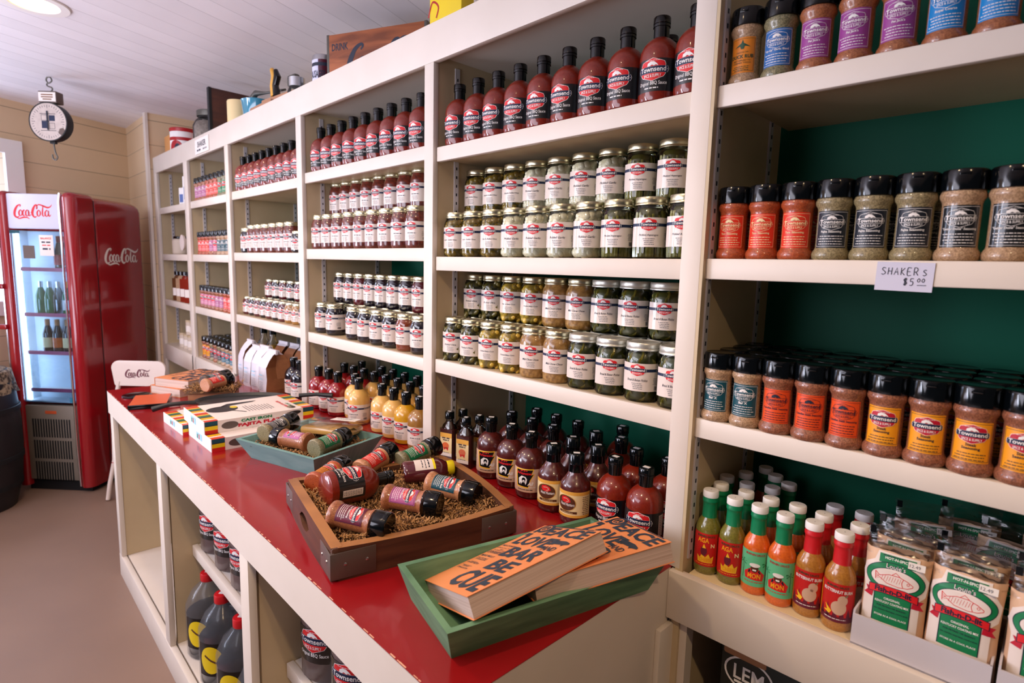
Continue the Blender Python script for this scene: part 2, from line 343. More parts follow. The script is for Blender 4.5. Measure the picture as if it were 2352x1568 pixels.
class Art:
    """2-D artwork: faces with material and a layer number"""
    def __init__(s): s.items = []
    def poly(s, pts, m, L=1):
        pts = [tuple(p[:2]) for p in pts]
        tri = mg.tessellate_polygon([[Vector((x, y, 0)) for x, y in pts]])
        s.items.append((pts, [list(t) for t in tri], m, L)); return s
    def rect(s, x0, y0, x1, y1, m, L=1):
        s.items.append(([(x0, y0), (x1, y0), (x1, y1), (x0, y1)], [[0, 1, 2, 3]], m, L)); return s
    def frame(s, x0, y0, x1, y1, t, m, L=1):
        s.rect(x0, y0, x1, y0 + t, m, L); s.rect(x0, y1 - t, x1, y1, m, L); s.rect(x0, y0, x0 + t, y1, m, L); s.rect(x1 - t, y0, x1, y1, m, L); return s
    def ell(s, cx, cy, rx, ry, m, L=1, n=24, rot=0):
        c, q = math.cos(rot), math.sin(rot)
        return s.poly([(cx + rx * math.cos(a) * c - ry * math.sin(a) * q, cy + rx * math.cos(a) * q + ry * math.sin(a) * c) for a in [2 * math.pi * i / n for i in range(n)]], m, L)
    def ring(s, cx, cy, rx, ry, t, m, L=1, n=28):
        return s.stroke([(cx + rx * math.cos(2 * math.pi * i / n), cy + ry * math.sin(2 * math.pi * i / n)) for i in range(n + 1)], t, m, L, sm=False)
    def text(s, t, x, y, w_, h, m, L=2, shear=0.0, off=0.0, rot=0, align='C', fit=False):
        vs, fs, tw, th = textgeo(t, shear, off)
        if not fit:
            W = h * tw / th
            if W > w_: W = w_
        else: W = w_
        x0 = x - (W / 2 if align == 'C' else 0)
        c, q = math.cos(rot), math.sin(rot)
        pts = []
        for a, b in vs:
            X = x0 + a * W - x; Y = b * h; pts.append((x + X * c - Y * q, y + X * q + Y * c))
        s.items.append((pts, fs, m, L)); return s
    def stroke(s, pts, wd, m, L=2, sm=True, T=None):
        P = smooth_path([tuple(p) + ((wd,) if len(p) == 2 else ()) for p in pts], 5) if sm else [tuple(p) + (wd,) for p in pts]
        if T: P = [(T[0] + T[2] * a, T[1] + T[2] * b, c * T[2]) for a, b, c in P]
        vs = []; n = len(P)
        for i in range(n):
            a = P[max(i - 1, 0)]; b = P[min(i + 1, n - 1)]; dx, dy = b[0] - a[0], b[1] - a[1]; l = math.hypot(dx, dy) or 1
            nx, ny = -dy / l * P[i][2] / 2, dx / l * P[i][2] / 2
            vs += [(P[i][0] + nx, P[i][1] + ny), (P[i][0] - nx, P[i][1] - ny)]
        s.items.append((vs, [[2 * i + 1, 2 * i + 3, 2 * i + 2, 2 * i] for i in range(n - 1)], m, L)); return s
    def micro(s, x0, x1, y, h, m, L=2, seed=1, center=True):
        r = random.Random(seed); x = x0 + (r.random() * (x1 - x0) * 0.12 if center else 0); e = x1 - (r.random() * (x1 - x0) * 0.12)
        while x < e:
            wd = h * r.uniform(1.5, 5); s.rect(x, y, min(x + wd, e), y + h, m, L); x += wd + h * 0.8
        return s
    def barcode(s, x0, y0, x1, y1, m='ink', L=2, seed=3):
        r = random.Random(seed); x = x0
        while x < x1 - 0.0005:
            wd = r.uniform(0.0003, 0.001); s.rect(x, y0, min(x + wd, x1), y1, m, L); x += wd + r.uniform(0.0003, 0.0008)
        return s
    def shift(s, o, dx, dy, k=1.0, rot=0, dL=0):
        c, q = math.cos(rot) * k, math.sin(rot) * k
        for p, f, m, L in o.items: s.items.append(([(dx + a * c - b * q, dy + a * q + b * c) for a, b in p], f, m, L + dL))
        return s
    def wrap(s, b, r, z0=0.0, a0=0.0, step=0.2, lay=0.00022, rfun=None, T=None):
        for p, f, m, L in s.items:
            xs = [q[0] for q in p]; lo, hi = min(xs), max(xs); du = r * step
            if hi - lo > du * 1.2:
                bm = bmesh.new(); V = [bm.verts.new((x, y, 0)) for x, y in p]
                for t in f:
                    try: bm.faces.new([V[i] for i in t])
                    except ValueError: pass
                k = math.ceil(lo / du)
                while k * du < hi:
                    bmesh.ops.bisect_plane(bm, geom=bm.verts[:] + bm.edges[:] + bm.faces[:], plane_co=(k * du, 0, 0), plane_no=(1, 0, 0)); k += 1
                bm.verts.index_update(); p = [(v.co.x, v.co.y) for v in bm.verts]; f = [[v.index for v in g.verts] for g in bm.faces]; bm.free()
            rr = lambda z: (rfun(z) if rfun else r)
            vs = []
            for x, y in p:
                a = a0 - math.pi / 2 + x / r; R = rr(z0 + y) + 0.0003 + lay * L; vs.append((R * math.cos(a), R * math.sin(a), z0 + y))
            f2 = []
            for t in f:
                ax = sum((p[t[i]][0] * p[t[(i + 1) % len(t)]][1] - p[t[(i + 1) % len(t)]][0] * p[t[i]][1]) for i in range(len(t)))
                f2.append(t if ax > 0 else t[::-1])
            b.add(vs, f2, m, True, T)
        return b
    def flat(s, b, M, lay=0.00025):
        """M maps (x, y, 0) to the surface, its z is the outward normal"""
        for p, f, m, L in s.items:
            f2 = []
            for t in f:
                ax = sum((p[t[i]][0] * p[t[(i + 1) % len(t)]][1] - p[t[(i + 1) % len(t)]][0] * p[t[i]][1]) for i in range(len(t)))
                f2.append(t if ax > 0 else t[::-1])
            b.add([M @ Vector((x, y, 0.0003 + lay * L)) for x, y in p], f2, m, False)
        return b

def drape(art, b, fn, dx, dy, lay=0.0002):
    """lay artwork over a curved surface; fn(x, y, off) -> point"""
    for p, f, m, L in art.items:
        bm = bmesh.new(); V = [bm.verts.new((x, y, 0)) for x, y in p]
        for t in f:
            try: bm.faces.new([V[i] for i in t])
            except ValueError: pass
        for ax, d in ((0, dx), (1, dy)):
            lo = min(q[ax] for q in p); hi = max(q[ax] for q in p); k = math.ceil(lo / d)
            while k * d < hi:
                co = [0, 0, 0]; no = [0, 0, 0]; co[ax] = k * d; no[ax] = 1
                bmesh.ops.bisect_plane(bm, geom=bm.verts[:] + bm.edges[:] + bm.faces[:], plane_co=co, plane_no=no); k += 1
        bm.verts.index_update(); bmesh.ops.recalc_face_normals
        b.add([fn(v.co.x, v.co.y, 0.0004 + lay * L) for v in bm.verts], [[v.index for v in g.verts] if g.normal.z >= 0 else [v.index for v in g.verts][::-1] for g in bm.faces], m, True); bm.free()
    return b
def script_logo(m, h=1.0, L=2):
    """flowing two-word script, about 3.3 h wide"""
    a = Art()
    S = lambda pts: a.stroke([(x * h, y * h, wd * h) for x, y, wd in pts], 0, m, L)
    S([(0.52, 0.86, .05), (0.60, 0.98, .08), (0.50, 1.02, .10), (0.28, 0.88, .15), (0.08, 0.52, .20), (0.05, 0.20, .18), (0.20, 0.03, .12), (0.42, 0.10, .07)])
    S([(0.14, 0.08, .06), (0.40, -0.07, .09), (0.75, 0.02, .12), (1.05, 0.03, .10), (1.28, -0.08, .05)])
    for cx in (0.56, 1.13):
        S([(cx + .08, 0.56, .05), (cx, 0.62, .07), (cx - .13, 0.45, .13), (cx - .12, 0.22, .12), (cx, 0.14, .06), (cx + .12, 0.30, .11), (cx + .12, 0.50, .10), (cx + .03, 0.61, .05)])
    S([(0.92, 0.55, .06), (0.86, 0.62, .08), (0.75, 0.45, .13), (0.75, 0.24, .12), (0.84, 0.15, .07), (0.97, 0.26, .04)])
    S([(1.25, 0.60, .08), (1.23, 0.32, .10), (1.30, 0.15, .08), (1.42, 0.28, .04)])
    S([(1.42, 0.42, .07), (1.56, 0.44, .07)])
    S([(2.02, 0.84, .05), (1.92, 0.70, .08), (1.98, 1.0, .10), (1.80, 0.98, .14), (1.60, 0.62, .20), (1.56, 0.26, .18), (1.72, 0.06, .11), (1.90, 0.14, .06)])
    S([(1.90, 0.92, .05), (2.15, 1.06, .09), (2.5, 0.96, .13), (2.85, 0.84, .13), (3.1, 0.92, .08), (3.22, 1.08, .04)])
    S([(2.17, 0.56, .05), (2.09, 0.62, .07), (1.96, 0.45, .13), (1.97, 0.22, .12), (2.09, 0.14, .06), (2.21, 0.30, .11), (2.21, 0.50, .10), (2.12, 0.61, .05)])
    S([(2.60, 0.88, .07), (2.50, 0.98, .06), (2.42, 0.60, .12), (2.40, 0.26, .11), (2.48, 0.14, .06), (2.6, 0.25, .03)])
    S([(2.84, 0.56, .05), (2.76, 0.62, .07), (2.63, 0.45, .12), (2.64, 0.22, .12), (2.76, 0.14, .06), (2.88, 0.30, .10), (2.90, 0.58, .07)])
    S([(2.92, 0.60, .08), (2.90, 0.30, .10), (2.97, 0.15, .08), (3.10, 0.28, .04)])
    return a
def badge(cx, cy, w_, style='red', L=2, ink='white', full=True):
    """hexagonal shop badge with banner"""
    a = Art(); P = lambda k, dx=0: [(cx + x * w_ * k, cy + y * w_ * k) for x, y in ((-.40, .16), (-.36, .24), (0, .345), (.36, .24), (.40, .16), (.40, -.14), (.34, -.22), (0, -.335), (-.34, -.22), (-.40, -.14))]
    bn = lambda k: [(cx + x * w_, cy + y * w_) for x, y in ((-.5 * k, .0), (-.46 * k, .10 * k), (.46 * k, .10 * k), (.5 * k, .0), (.46 * k, -.10 * k), (-.46 * k, -.10 * k))]
    if style == 'mono':
        p = P(1.0); a.stroke(p + [p[0]], w_ * .014, ink, L, sm=False); q = bn(1.0); a.stroke(q + [q[0]], w_ * .014, ink, L, sm=False)
    else:
        a.poly(P(1.04), 'white', L); a.poly(P(1.0), 'badge_red' if style == 'red' else 'badge_crimson', L + 1)
        a.poly(bn(1.03), 'white', L + 2); a.poly(bn(1.0), 'navy', L + 3); ink = 'white'
    hp = [(-.17, .11), (-.16, .19), (-.06, .25), (.05, .24), (.14, .17), (.18, .11), (.10, .14), (.05, .11), (-.02, .15), (-.08, .11)]
    a.poly([(cx + x * w_, cy + y * w_) for x, y in hp], ink, L + 4)
    a.text('Townsend', cx, cy - .065 * w_, .84 * w_, .15 * w_, ink, L + 5, off=0.018, fit=True)
    for s_ in (-1, 1): a.ell(cx + s_ * .462 * w_, cy, .012 * w_, .012 * w_, ink, L + 5, 8)
    if full:
        a.text('SPICE & SUPPLY', cx, cy - .235 * w_, .56 * w_, .095 * w_, ink, L + 5, off=0.01, fit=True)
        a.micro(cx - .26 * w_, cx + .26 * w_, cy + .265 * w_, .014 * w_, ink, L + 5, 5)
    return a

# ---------------------------------------------------------------- room
CZ = 2.414
WX, WY = -5.288, -0.018
wd_ = Vector((0.458, -0.889, 0)).normalized()   # far wall runs towards the camera
b = B(); b.box((-2.6, -2.2, -0.03), (8.4, 5.6, 0.06), 'floor'); struct('floor', b)
b = B(); b.box((-2.6, -2.2, CZ + 0.04), (8.4, 5.6, 0.08), 'ceiling_boards'); struct('ceiling', b)
b = B(); b.box((-1.6, 0.50, CZ / 2), (6.04, 0.10, CZ), 'wall_boards'); struct('wall_back', b)
# far wall with a window opening
def wallM(s0, z0, thick=0.0):
    n = Vector((-wd_.y, wd_.x, 0))            # outward (into the room)
    if n.x < 0: n = -n
    return Matrix(((wd_.x, 0, n.x, WX + wd_.x * s0 + n.x * thick), (wd_.y, 0, n.y, WY + wd_.y * s0 + n.y * thick), (0, 1, 0, z0), (0, 0, 0, 1)))
b = B(); WM = wallM(0, 0)
def wbox(b, s0, s1, z0, z1, t0, t1, m):
    vs = [WM @ Vector((s, z, t)) for s in (s0, s1) for z in (z0, z1) for t in (t0, t1)]
    b.add(vs, [(0, 1, 3, 2), (4, 6, 7, 5), (0, 4, 5, 1), (2, 3, 7, 6), (0, 2, 6, 4), (1, 5, 7, 3)], m)
wbox(b, 0, 0.83, 0, CZ, -0.12, 0, 'wall_boards'); wbox(b, 1.55, 3.2, 0, CZ, -0.12, 0, 'wall_boards')
wbox(b, 0.83, 1.55, 0, 1.15, -0.12, 0, 'wall_boards'); wbox(b, 0.83, 1.55, 2.08, CZ, -0.12, 0, 'wall_boards')
struct('wall_left', b)
b = B()
for a_ in ((0.73, 0.83, 1.06, 2.165), (1.55, 1.65, 1.06, 2.165), (0.83, 1.55, 2.08, 2.165), (0.83, 1.55, 1.06, 1.15)): wbox(b, *a_, 0, 0.025, 'white')
wbox(b, 0.83, 1.55, 1.60, 1.63, -0.07, -0.04, 'white')
wn_ = struct('window_1', b)
b = B(); wbox(b, 0.83, 1.55, 1.15, 2.08, -0.10, -0.09, 'sky_pane'); o = link('pane', b.mesh('pane'), wn_); o['kind'] = 'structure'
# boxed column between the corner and the shelving
b = B(); b.box(((-5.32 - 4.61) / 2, 0.222, CZ / 2), (0.71, 0.48, CZ), 'wall_boards')
struct('wall_column', b)
b = B(); b.box((-4.63, -0.026, CZ / 2), (0.06, 0.016, CZ), cream); struct('trim_1', b)

# ceiling can light
b = B(); b.lathe([(0.075, 0), (0.082, -0.006), (0.112, -0.006), (0.115, -0.001)], 'white', 40, cap=False)
b2 = B(); b2.lathe([(0.0, -0.003), (0.076, -0.003)], 'lamp', 32, cap=False)
thing('ceiling_light', 'round recessed ceiling light with white trim ring', 'ceiling light', [('trim_ring', b), ('lamp_disc', b2)], loc=(-3.0, -0.72, CZ))

# ---------------------------------------------------------------- shelving (five bays) and the right-hand unit
def slots(b, x, y, z0, z1, nx=1):
    b.box((x, y, (z0 + z1) / 2), (0.004, 0.016, z1 - z0), 'standard')
    z = z0 + 0.012
    while z < z1 - 0.01:
        b.box((x + 0.0022, y, z), (0.0012, 0.004, 0.008), 'slot'); z += 0.025
ZB, ZT, ZC = 2.016, 2.121, 0.858
POST = [(-4.608, -4.535), (-3.893, -3.817), (-3.156, -3.102), (-2.304, -2.255), (-1.425, -1.381), (-0.576, -0.535)]
S1 = [1.783, 1.783, 1.787, 1.797, 1.785]; S2 = [1.475, 1.475, 1.486, 1.501, 1.4755]; S3 = [1.168, 1.165, 1.1725, 1.1655, 1.1715]
DEP = 0.41
parts = []
b = B(); b.box(((POST[0][0] - 0.0005) / 2 + POST[5][1] / 2, 0.009, (ZB + ZT) / 2), (POST[5][1] - POST[0][0], 0.018, ZT - ZB), cream, 0.0015); parts.append(('top_beam', b))
b = B(); b.box((-2.57, 0.225, 2.045), (4.06, 0.40, 0.018), cream); parts.append(('top_board', b))
for i, (x0, x1) in enumerate(POST):
    b = B(); b.box(((x0 + x1) / 2, 0.0088, ZB / 2 if i in (0, 1) else (ZB + ZC) / 2), (x1 - x0, 0.0176, ZB if i in (0, 1) else ZB - ZC), cream, 0.0015); parts.append(('stile', b))
for i, (x0, x1) in enumerate(POST):
    t = 0.02 if i < 5 else 0.010
    xx = x1 - 0.002 - t / 2 if i < 5 else x0 + 0.024
    zlo = 0 if i < 2 else ZC
    b = B(); b.box((xx, DEP / 2 + 0.009, (ZB + zlo) / 2 + 0.02), (t, DEP - 0.018, ZB - zlo), creamD); parts.append(('side_panel', b))
for i in range(5):
    b = B(); xs = POST[i][1] - 0.0005
    slots(b, xs, 0.085, ZC + 0.04 if i > 1 else ZC + 0.02, ZB); slots(b, xs, 0.335, ZC + 0.04 if i > 1 else ZC + 0.02, ZB); parts.append(('shelf_standard', b))
b = B(); b.box((-2.57, DEP + 0.006, 1.02), (4.06, 0.012, 2.02), green_back); parts.append(('back_panel', b))
for i in range(5):
    x0, x1 = POST[i][1] + 0.004, POST[i + 1][0] + (0.018 if i < 4 else 0.0)
    for z in (S1[i], S2[i], S3[i]):
        b = B(); b.box(((x0 + x1) / 2, 0.018, z - 0.020), (x1 - x0, 0.016, 0.040), cream, 0.002)
        b.box(((x0 + x1) / 2, 0.21, z - 0.016), (x1 - x0, 0.375, 0.030), creamD); parts.append(('shelf', b))
for i in range(2):
    x0, x1 = POST[i][1] - 0.01, POST[i + 1][0] + 0.02
    b = B(); b.box(((x0 + x1) / 2, 0.009, ZC - 0.055), (x1 - x0, 0.018, 0.108), cream, 0.002); b.box(((x0 + x1) / 2, 0.21, ZC - 0.012), (x1 - x0, 0.39, 0.022), cream); parts.append(('bottom_shelf', b))
thing('shelving_unit', 'long cream painted wall shelving of five open bays under one heavy top beam', 'shelving', parts)

A5 = R_(2.0); O5 = Vector((-0.555, 0, 0)); M5 = Matrix.Translation(O5) @ Matrix.Rotation(A5, 4, 'Z')
def w5(x, y, z): return M5 @ Vector((x, y, z))
parts = []; X5 = 1.0
b = B(); b.box((X5 / 2 + 0.02, 0.009, (ZB + ZT) / 2), (X5 - 0.04, 0.018, ZT - ZB), cream); parts.append(('top_beam', b))
b = B(); b.box((0.018, 0.165, 1.05), (0.016, 0.33, 2.0), creamD); parts.append(('side_panel', b))
b = B(); b.box((X5 - 0.02, 0.165, 1.05), (0.04, 0.33, 2.1), creamD); parts.append(('side_panel', b))
b = B(); slots(b, 0.0275, 0.024, ZC + 0.02, 2.0); slots(b, 0.0275, 0.27, ZC + 0.02, 2.0); parts.append(('shelf_standard', b))
b = B(); b.box((X5 / 2, 0.336, 1.05), (X5, 0.012, 2.1), green_back); parts.append(('back_panel', b))
for z in (1.785, 1.4765, 1.170):
    b = B(); b.box((X5 / 2 + 0.01, 0.018, z - 0.019), (X5 - 0.02, 0.014, 0.038), cream, 0.002); b.box((X5 / 2 + 0.012, 0.178, z - 0.012), (X5 - 0.06, 0.306, 0.022), creamD); parts.append(('shelf', b))
b = B(); b.box((X5 / 2 + 0.001, -0.002, ZC - 0.055), (X5 - 0.002, 0.02, 0.102), cream, 0.002); b.box((X5 / 2 + 0.012, 0.165, ZC - 0.015), (X5 - 0.05, 0.315, 0.022), mat('shelf_yellowish', (222, 200, 158), 0.5)); parts.append(('bottom_shelf', b))
b = B(); b.box((0.0215, 0.022, 0.378), (0.039, 0.03, 0.75), cream); parts.append(('stile', b))
b = B(); b.box((X5 / 2, 0.165, 0.035), (X5, 0.33, 0.07), 'black_matt'); parts.append(('plinth', b))
thing('shelving_unit', 'right-hand cream shelving unit with deep green back, partly outside the frame', 'shelving', parts, mw=M5)

# ---------------------------------------------------------------- display counter
YF = -0.566; CX0, CX1 = -3.045, -0.553
parts = []
b = B(); b.box(((CX0 + CX1) / 2, YF + 0.009, 0.807), (CX1 - CX0, 0.018, 0.0975), cream); parts.append(('front_rail', b))
ST = [(-3.01, -2.955), (-2.185, -2.13), (-1.378, -1.322), (-0.608, -0.5535)]
for x0, x1 in ST:
    b = B(); b.box(((x0 + x1) / 2, YF + 0.0105, 0.432), (x1 - x0, 0.019, 0.654), cream, 0.001); parts.append(('stile', b))
b = B(); b.box(((-3.01 + CX1) / 2, YF + 0.010, 0.052), (CX1 + 3.01, 0.02, 0.104), cream, 0.001); parts.append(('base_rail', b))
b = B(); b.box(((-3.01 + CX1) / 2, YF / 2 + 0.09, 0.094), (CX1 + 3.01, -YF + 0.13, 0.02), cream); parts.append(('bottom_board', b))
for k, (x0, x1) in enumerate(ST[:3]):
    b = B(); b.box((x1 - 0.012, (-0.36 if k == 0 else -0.09), 0.455), (0.018, 0.37 if k == 0 else 0.90, 0.70), creamD); parts.append(('divider_panel', b))
b = B(); b.box((CX1 - 0.0095, -0.275, 0.43), (0.019, 0.545, 0.8525), cream); parts.append(('end_panel', b))
b = B(); b.box((CX1 + 0.006, -0.02, 0.37), (0.012, 0.055, 0.74), cream, 0.002); parts.append(('corner_trim', b))
for x0, x1 in ((-2.13, -1.365), (-1.322, -0.575)):
    b = B(); b.box(((x0 + x1) / 2, -0.472, 0.435), (x1 - x0, 0.018, 0.038), cream, 0.002); b.box(((x0 + x1) / 2, -0.24, 0.441), (x1 - x0, 0.45, 0.018), cream); parts.append(('shelf', b))
b = B(); b.box(((-3.01 + CX1) / 2, 0.37, 0.43), (CX1 + 3.01, 0.012, 0.84), mat('dark_back', (40, 40, 42), 0.6)); parts.append(('back_panel', b))
thing('display_counter', 'cream painted open display counter with shelves of jugs below its top', 'counter', parts)
b = B()
b.box(((CX0 + CX1) / 2, (YF + 0.0) / 2, ZC - 0.0006), (CX1 - CX0 + 0.0005, -YF + 0.0005, 0.0012), 'red_top')
b.box(((CX0 + CX1) / 2, (YF + 0.02) / 2, ZC - 0.010), (CX1 - CX0 - 0.042, -YF - 0.021, 0.0175), 'red_top')
b.box(((-3.095 + CX1) / 2, 0.205, ZC - 0.0095), (CX1 + 3.095 - 0.002, 0.40, 0.019), 'red_top')
rr = random.Random(5); x = CX0
while x < -0.6:      # worn paint along the front edge
    l_ = rr.uniform(0.003, 0.02)
    if rr.random() < 0.6: b.box((x + l_ / 2, YF + 0.0012, ZC - 0.0004), (l_, rr.uniform(0.0012, 0.0026), 0.0012), 'wear')
    x += l_ + rr.uniform(0, 0.015)
single('countertop', b, 'glossy red painted countertop with worn pale edges running into the bays', 'countertop')

# ---------------------------------------------------------------- product templates
ORD = 'first second third fourth fifth sixth seventh eighth ninth tenth eleventh twelfth thirteenth fourteenth'.split()
BAY = ['far-left bay', 'second bay', 'third bay', 'fourth bay', 'fifth bay', 'rightmost bay']
def lerp_list(a, c, n): return [a + (c - a) * i / (n - 1) for i in range(n)]
def row(kind, cat, xs, y, z, proto, label, group, rz=20, jit=8, five=False, desc=None, z_j=None):
    """proto(i) -> list of parts (shared meshes); label(i) -> text"""
    for i, x in enumerate(xs):
        yy = y[i] if hasattr(y, '__len__') else y
        a = R_(rz + random.uniform(-jit, jit))
        if five: P = w5(x, yy, z); a += A5
        else: P = Vector((x, yy, z))
        thing(kind, label(i), cat, proto(i), loc=P, rz=a, group=group)

def tz(prof, r0):       # radius at height from a profile (for labels)
    def f(z):
        for (a, za), (c, zc) in zip(prof, prof[1:]):
            if za <= z <= zc and zc > za: return a + (c - a) * (z - za) / (zc - za)
        return r0
    return f
# mason jar
def jar_parts(H=0.127, r=0.0385, content='salsa', chunks=None, lidm='lid_gold', lid_r=None, art=None, lab=(0.024, 0.084)):
    k = H / 0.127; sh = 0.088 * k
    prof = [(0.001, 0.0), (r * .86, 0.0), (r * .97, 0.005), (r, 0.012), (r, sh), (r * .985, sh + 0.006), (r * .90, sh + 0.015), (r * .84, sh + 0.020), (r * .83, H - 0.006)]
    inn = [(0.001, 0.003), (r * .84, 0.003), (r * .93, 0.010), (r * .93, sh), (r * .84, sh + 0.014), (r * .78, sh + 0.017), (0.001, sh + 0.019)]
    P = []
    gl = B()
    if chunks:
        gl.lathe(prof, 'jar_glass', 28, cap=False); P.append(('glass', gl.mesh('glass')))
        c = B(); rr = random.Random(hash(content) % 1000 if False else len(content) * 7)
        typ, cm, bm_ = chunks
        c.lathe([(a * (0.90 if typ != 'spear' else 0.80), z) for a, z in inn], bm_, 20, cap=False)
        if typ == 'spear':
            n = 19
            for i in range(n):
                a = 2 * math.pi * i / n + rr.uniform(-.05, .05); R2 = r * .80
                z1 = sh + rr.uniform(0.0, 0.012)
                c.tube([(R2 * math.cos(a), R2 * math.sin(a), 0.004), (R2 * math.cos(a + .04) * 1.02, R2 * math.sin(a + .04) * 1.02, sh * .5), (R2 * math.cos(a) * .95, R2 * math.sin(a) * .95, z1)], [0.0052, 0.0052, 0.0028], cm, 6)
            for i in range(3): c.tube([(r * .8 * math.cos(2 + i * .3), r * .8 * math.sin(2 + i * .3), sh - .01), (r * .8 * math.cos(2 + i * .3), r * .8 * math.sin(2 + i * .3), sh + .012)], .003, 'pepper_red', 6)
        else:
            size = dict(garlic=(0.0105, 0.0085, 0.012), olive=(0.0105, 0.0105, 0.012), okra=(0.008, 0.008, 0.019), corn=(0.010, 0.010, 0.014), slice=(0.014, 0.0045, 0.013))[typ]
            for zz in [z for z in lerp_list(0.012, sh + 0.008, int(sh / 0.0125) + 1)]:
                if lab[0] + 0.006 < zz < lab[1] - 0.006: continue
                n = 9 if typ != 'slice' else 8
                for i in range(n):
                    a = 2 * math.pi * (i + rr.random() * .6) / n; R2 = (r * .93 if zz < sh else r * .84) - size[0] * .8
                    e = Euler((rr.uniform(-1, 1), rr.uniform(-1, 1), rr.uniform(0, 6))).to_matrix() if typ != 'slice' else Euler((rr.uniform(-.5, .5), rr.uniform(-.9, .9), a + rr.uniform(-.5, 2.0))).to_matrix()
                    q = rr.uniform(.8, 1.15)
                    c.blob((R2 * math.cos(a), R2 * math.sin(a), zz + rr.uniform(-.003, .003)), [v * q for v in size], cm, 2, rot=e)
        P.append(('contents', c.mesh('contents')))
    else:
        gl.lathe(prof, content, 28, cap=False); P.append(('filled_glass', gl.mesh('filled_glass')))
    if art:
        lb = B(); art.wrap(lb, r + 0.0004, z0=lab[0], rfun=lambda z: r + 0.0006); P.append(('label', lb.mesh('label')))
    lr = lid_r or r * .885
    l_ = B(); l_.lathe([(lr, H - 0.017), (lr * 1.02, H - 0.0165), (lr * 1.02, H - 0.014), (lr * .985, H - 0.012), (lr, H - 0.010), (lr * 1.0, H - 0.002), (lr * .97, H), (lr * .90, H), (lr * .88, H - 0.001), (0.001, H - 0.001)], lidm, 30, cap=False)
    P.append(('lid', l_.mesh('lid')))
    return P
def jar_art(name, W=0.130, H=0.060, seed=1, left=0.040, script=True, bar='navy'):
    a = Art(); a.rect(-left, 0, W - left, H, 'label_white', 0)
    by = H * .76
    a.rect(-left, by - H * .055, W - left, by + H * .045, bar, 1)
    a.shift(badge(0.0, by, H * .64, 'red', L=2, full=H > .05), 0, 0)
    a.micro(0.040, 0.070, by - .0012, .0014, 'white', 3, seed)
    if name: a.text(name, 0.0, H * .36, H * .75, H * .085, 'ink', 2, shear=.3 if script else 0, off=.004)
    else: a.micro(-.018, .020, H * .38, .0022, 'ink', 2, seed, True)
    for i in range(4): a.micro(-.012 + i * .001, .013, H * (.27 - .062 * i), .0012, 'grey_txt', 2, seed + i)
    for i in range(5): a.micro(0.034, 0.052, H * (.46 - .05 * i), .0010, 'grey_txt', 2, seed + i + 9)
    a.barcode(0.038, H * .06, 0.052, H * .19, 'ink', 2, seed)
    return a
# glass sauce bottle
BB = [(0.001, 0), (0.033, 0), (0.0385, 0.004), (0.0405, 0.012), (0.0405, 0.090), (0.0392, 0.101), (0.035, 0.111), (0.028, 0.120), (0.020, 0.1265), (0.0150, 0.1295), (0.0145, 0.150)]
CAPB = [(0.0155, 0.1285), (0.0155, 0.150), (0.0172, 0.1505), (0.0172, 0.155), (0.0162, 0.156), (0.0172, 0.157), (0.0172, 0.168), (0.0158, 0.170), (0.001, 0.170)]
def bottle_parts(content, art, lz, prof=BB, cap=CAPB, capm='black', r=0.0405, sticker=False, base_m=None):
    b = B(); b.lathe(prof, content, 30, cap=False); P = [('filled_glass', b.mesh('filled_glass'))]
    if art: lb = B(); art.wrap(lb, r, z0=lz, rfun=tz(prof, r)); P.append(('label', lb.mesh('label')))
    c = B(); c.lathe(cap, capm, 24, cap=False)
    P.append(('cap', c.mesh('cap')))
    if sticker:
        st = B(); zt = cap[-1][1]; st.box((0, 0, zt + 0.0006), (0.015, 0.010, 0.0005), 'white', rz=random.uniform(-.5, .5)); P.append(('price_sticker', st.mesh('price_sticker')))
    return P
def bbq_art(seed=1):
    a = Art(); a.rect(-0.060, 0, 0.070, 0.062, 'label_black', 0)
    a.shift(badge(0, 0.041, 0.062, 'red', L=2), 0, 0)
    a.text('Original BBQ Sauce', 0, 0.0105, 0.058, 0.0088, 'white', 2, off=.006)
    a.micro(-.016, .016, 0.0055, .0022, 'white', 2, seed)
    a.frame(0.048, 0.008, 0.064, 0.056, .0004, 'white', 2); a.rect(0.0485, 0.0085, 0.0635, 0.0555, 'label_white', 1)
    for i in range(11): a.micro(0.050, 0.062, 0.011 + i * .004, .0014, 'grey_txt', 2, i)
    return a
def white_art(seed, W=0.15):
    a = jar_art('', W=W, H=0.060, seed=seed); return a
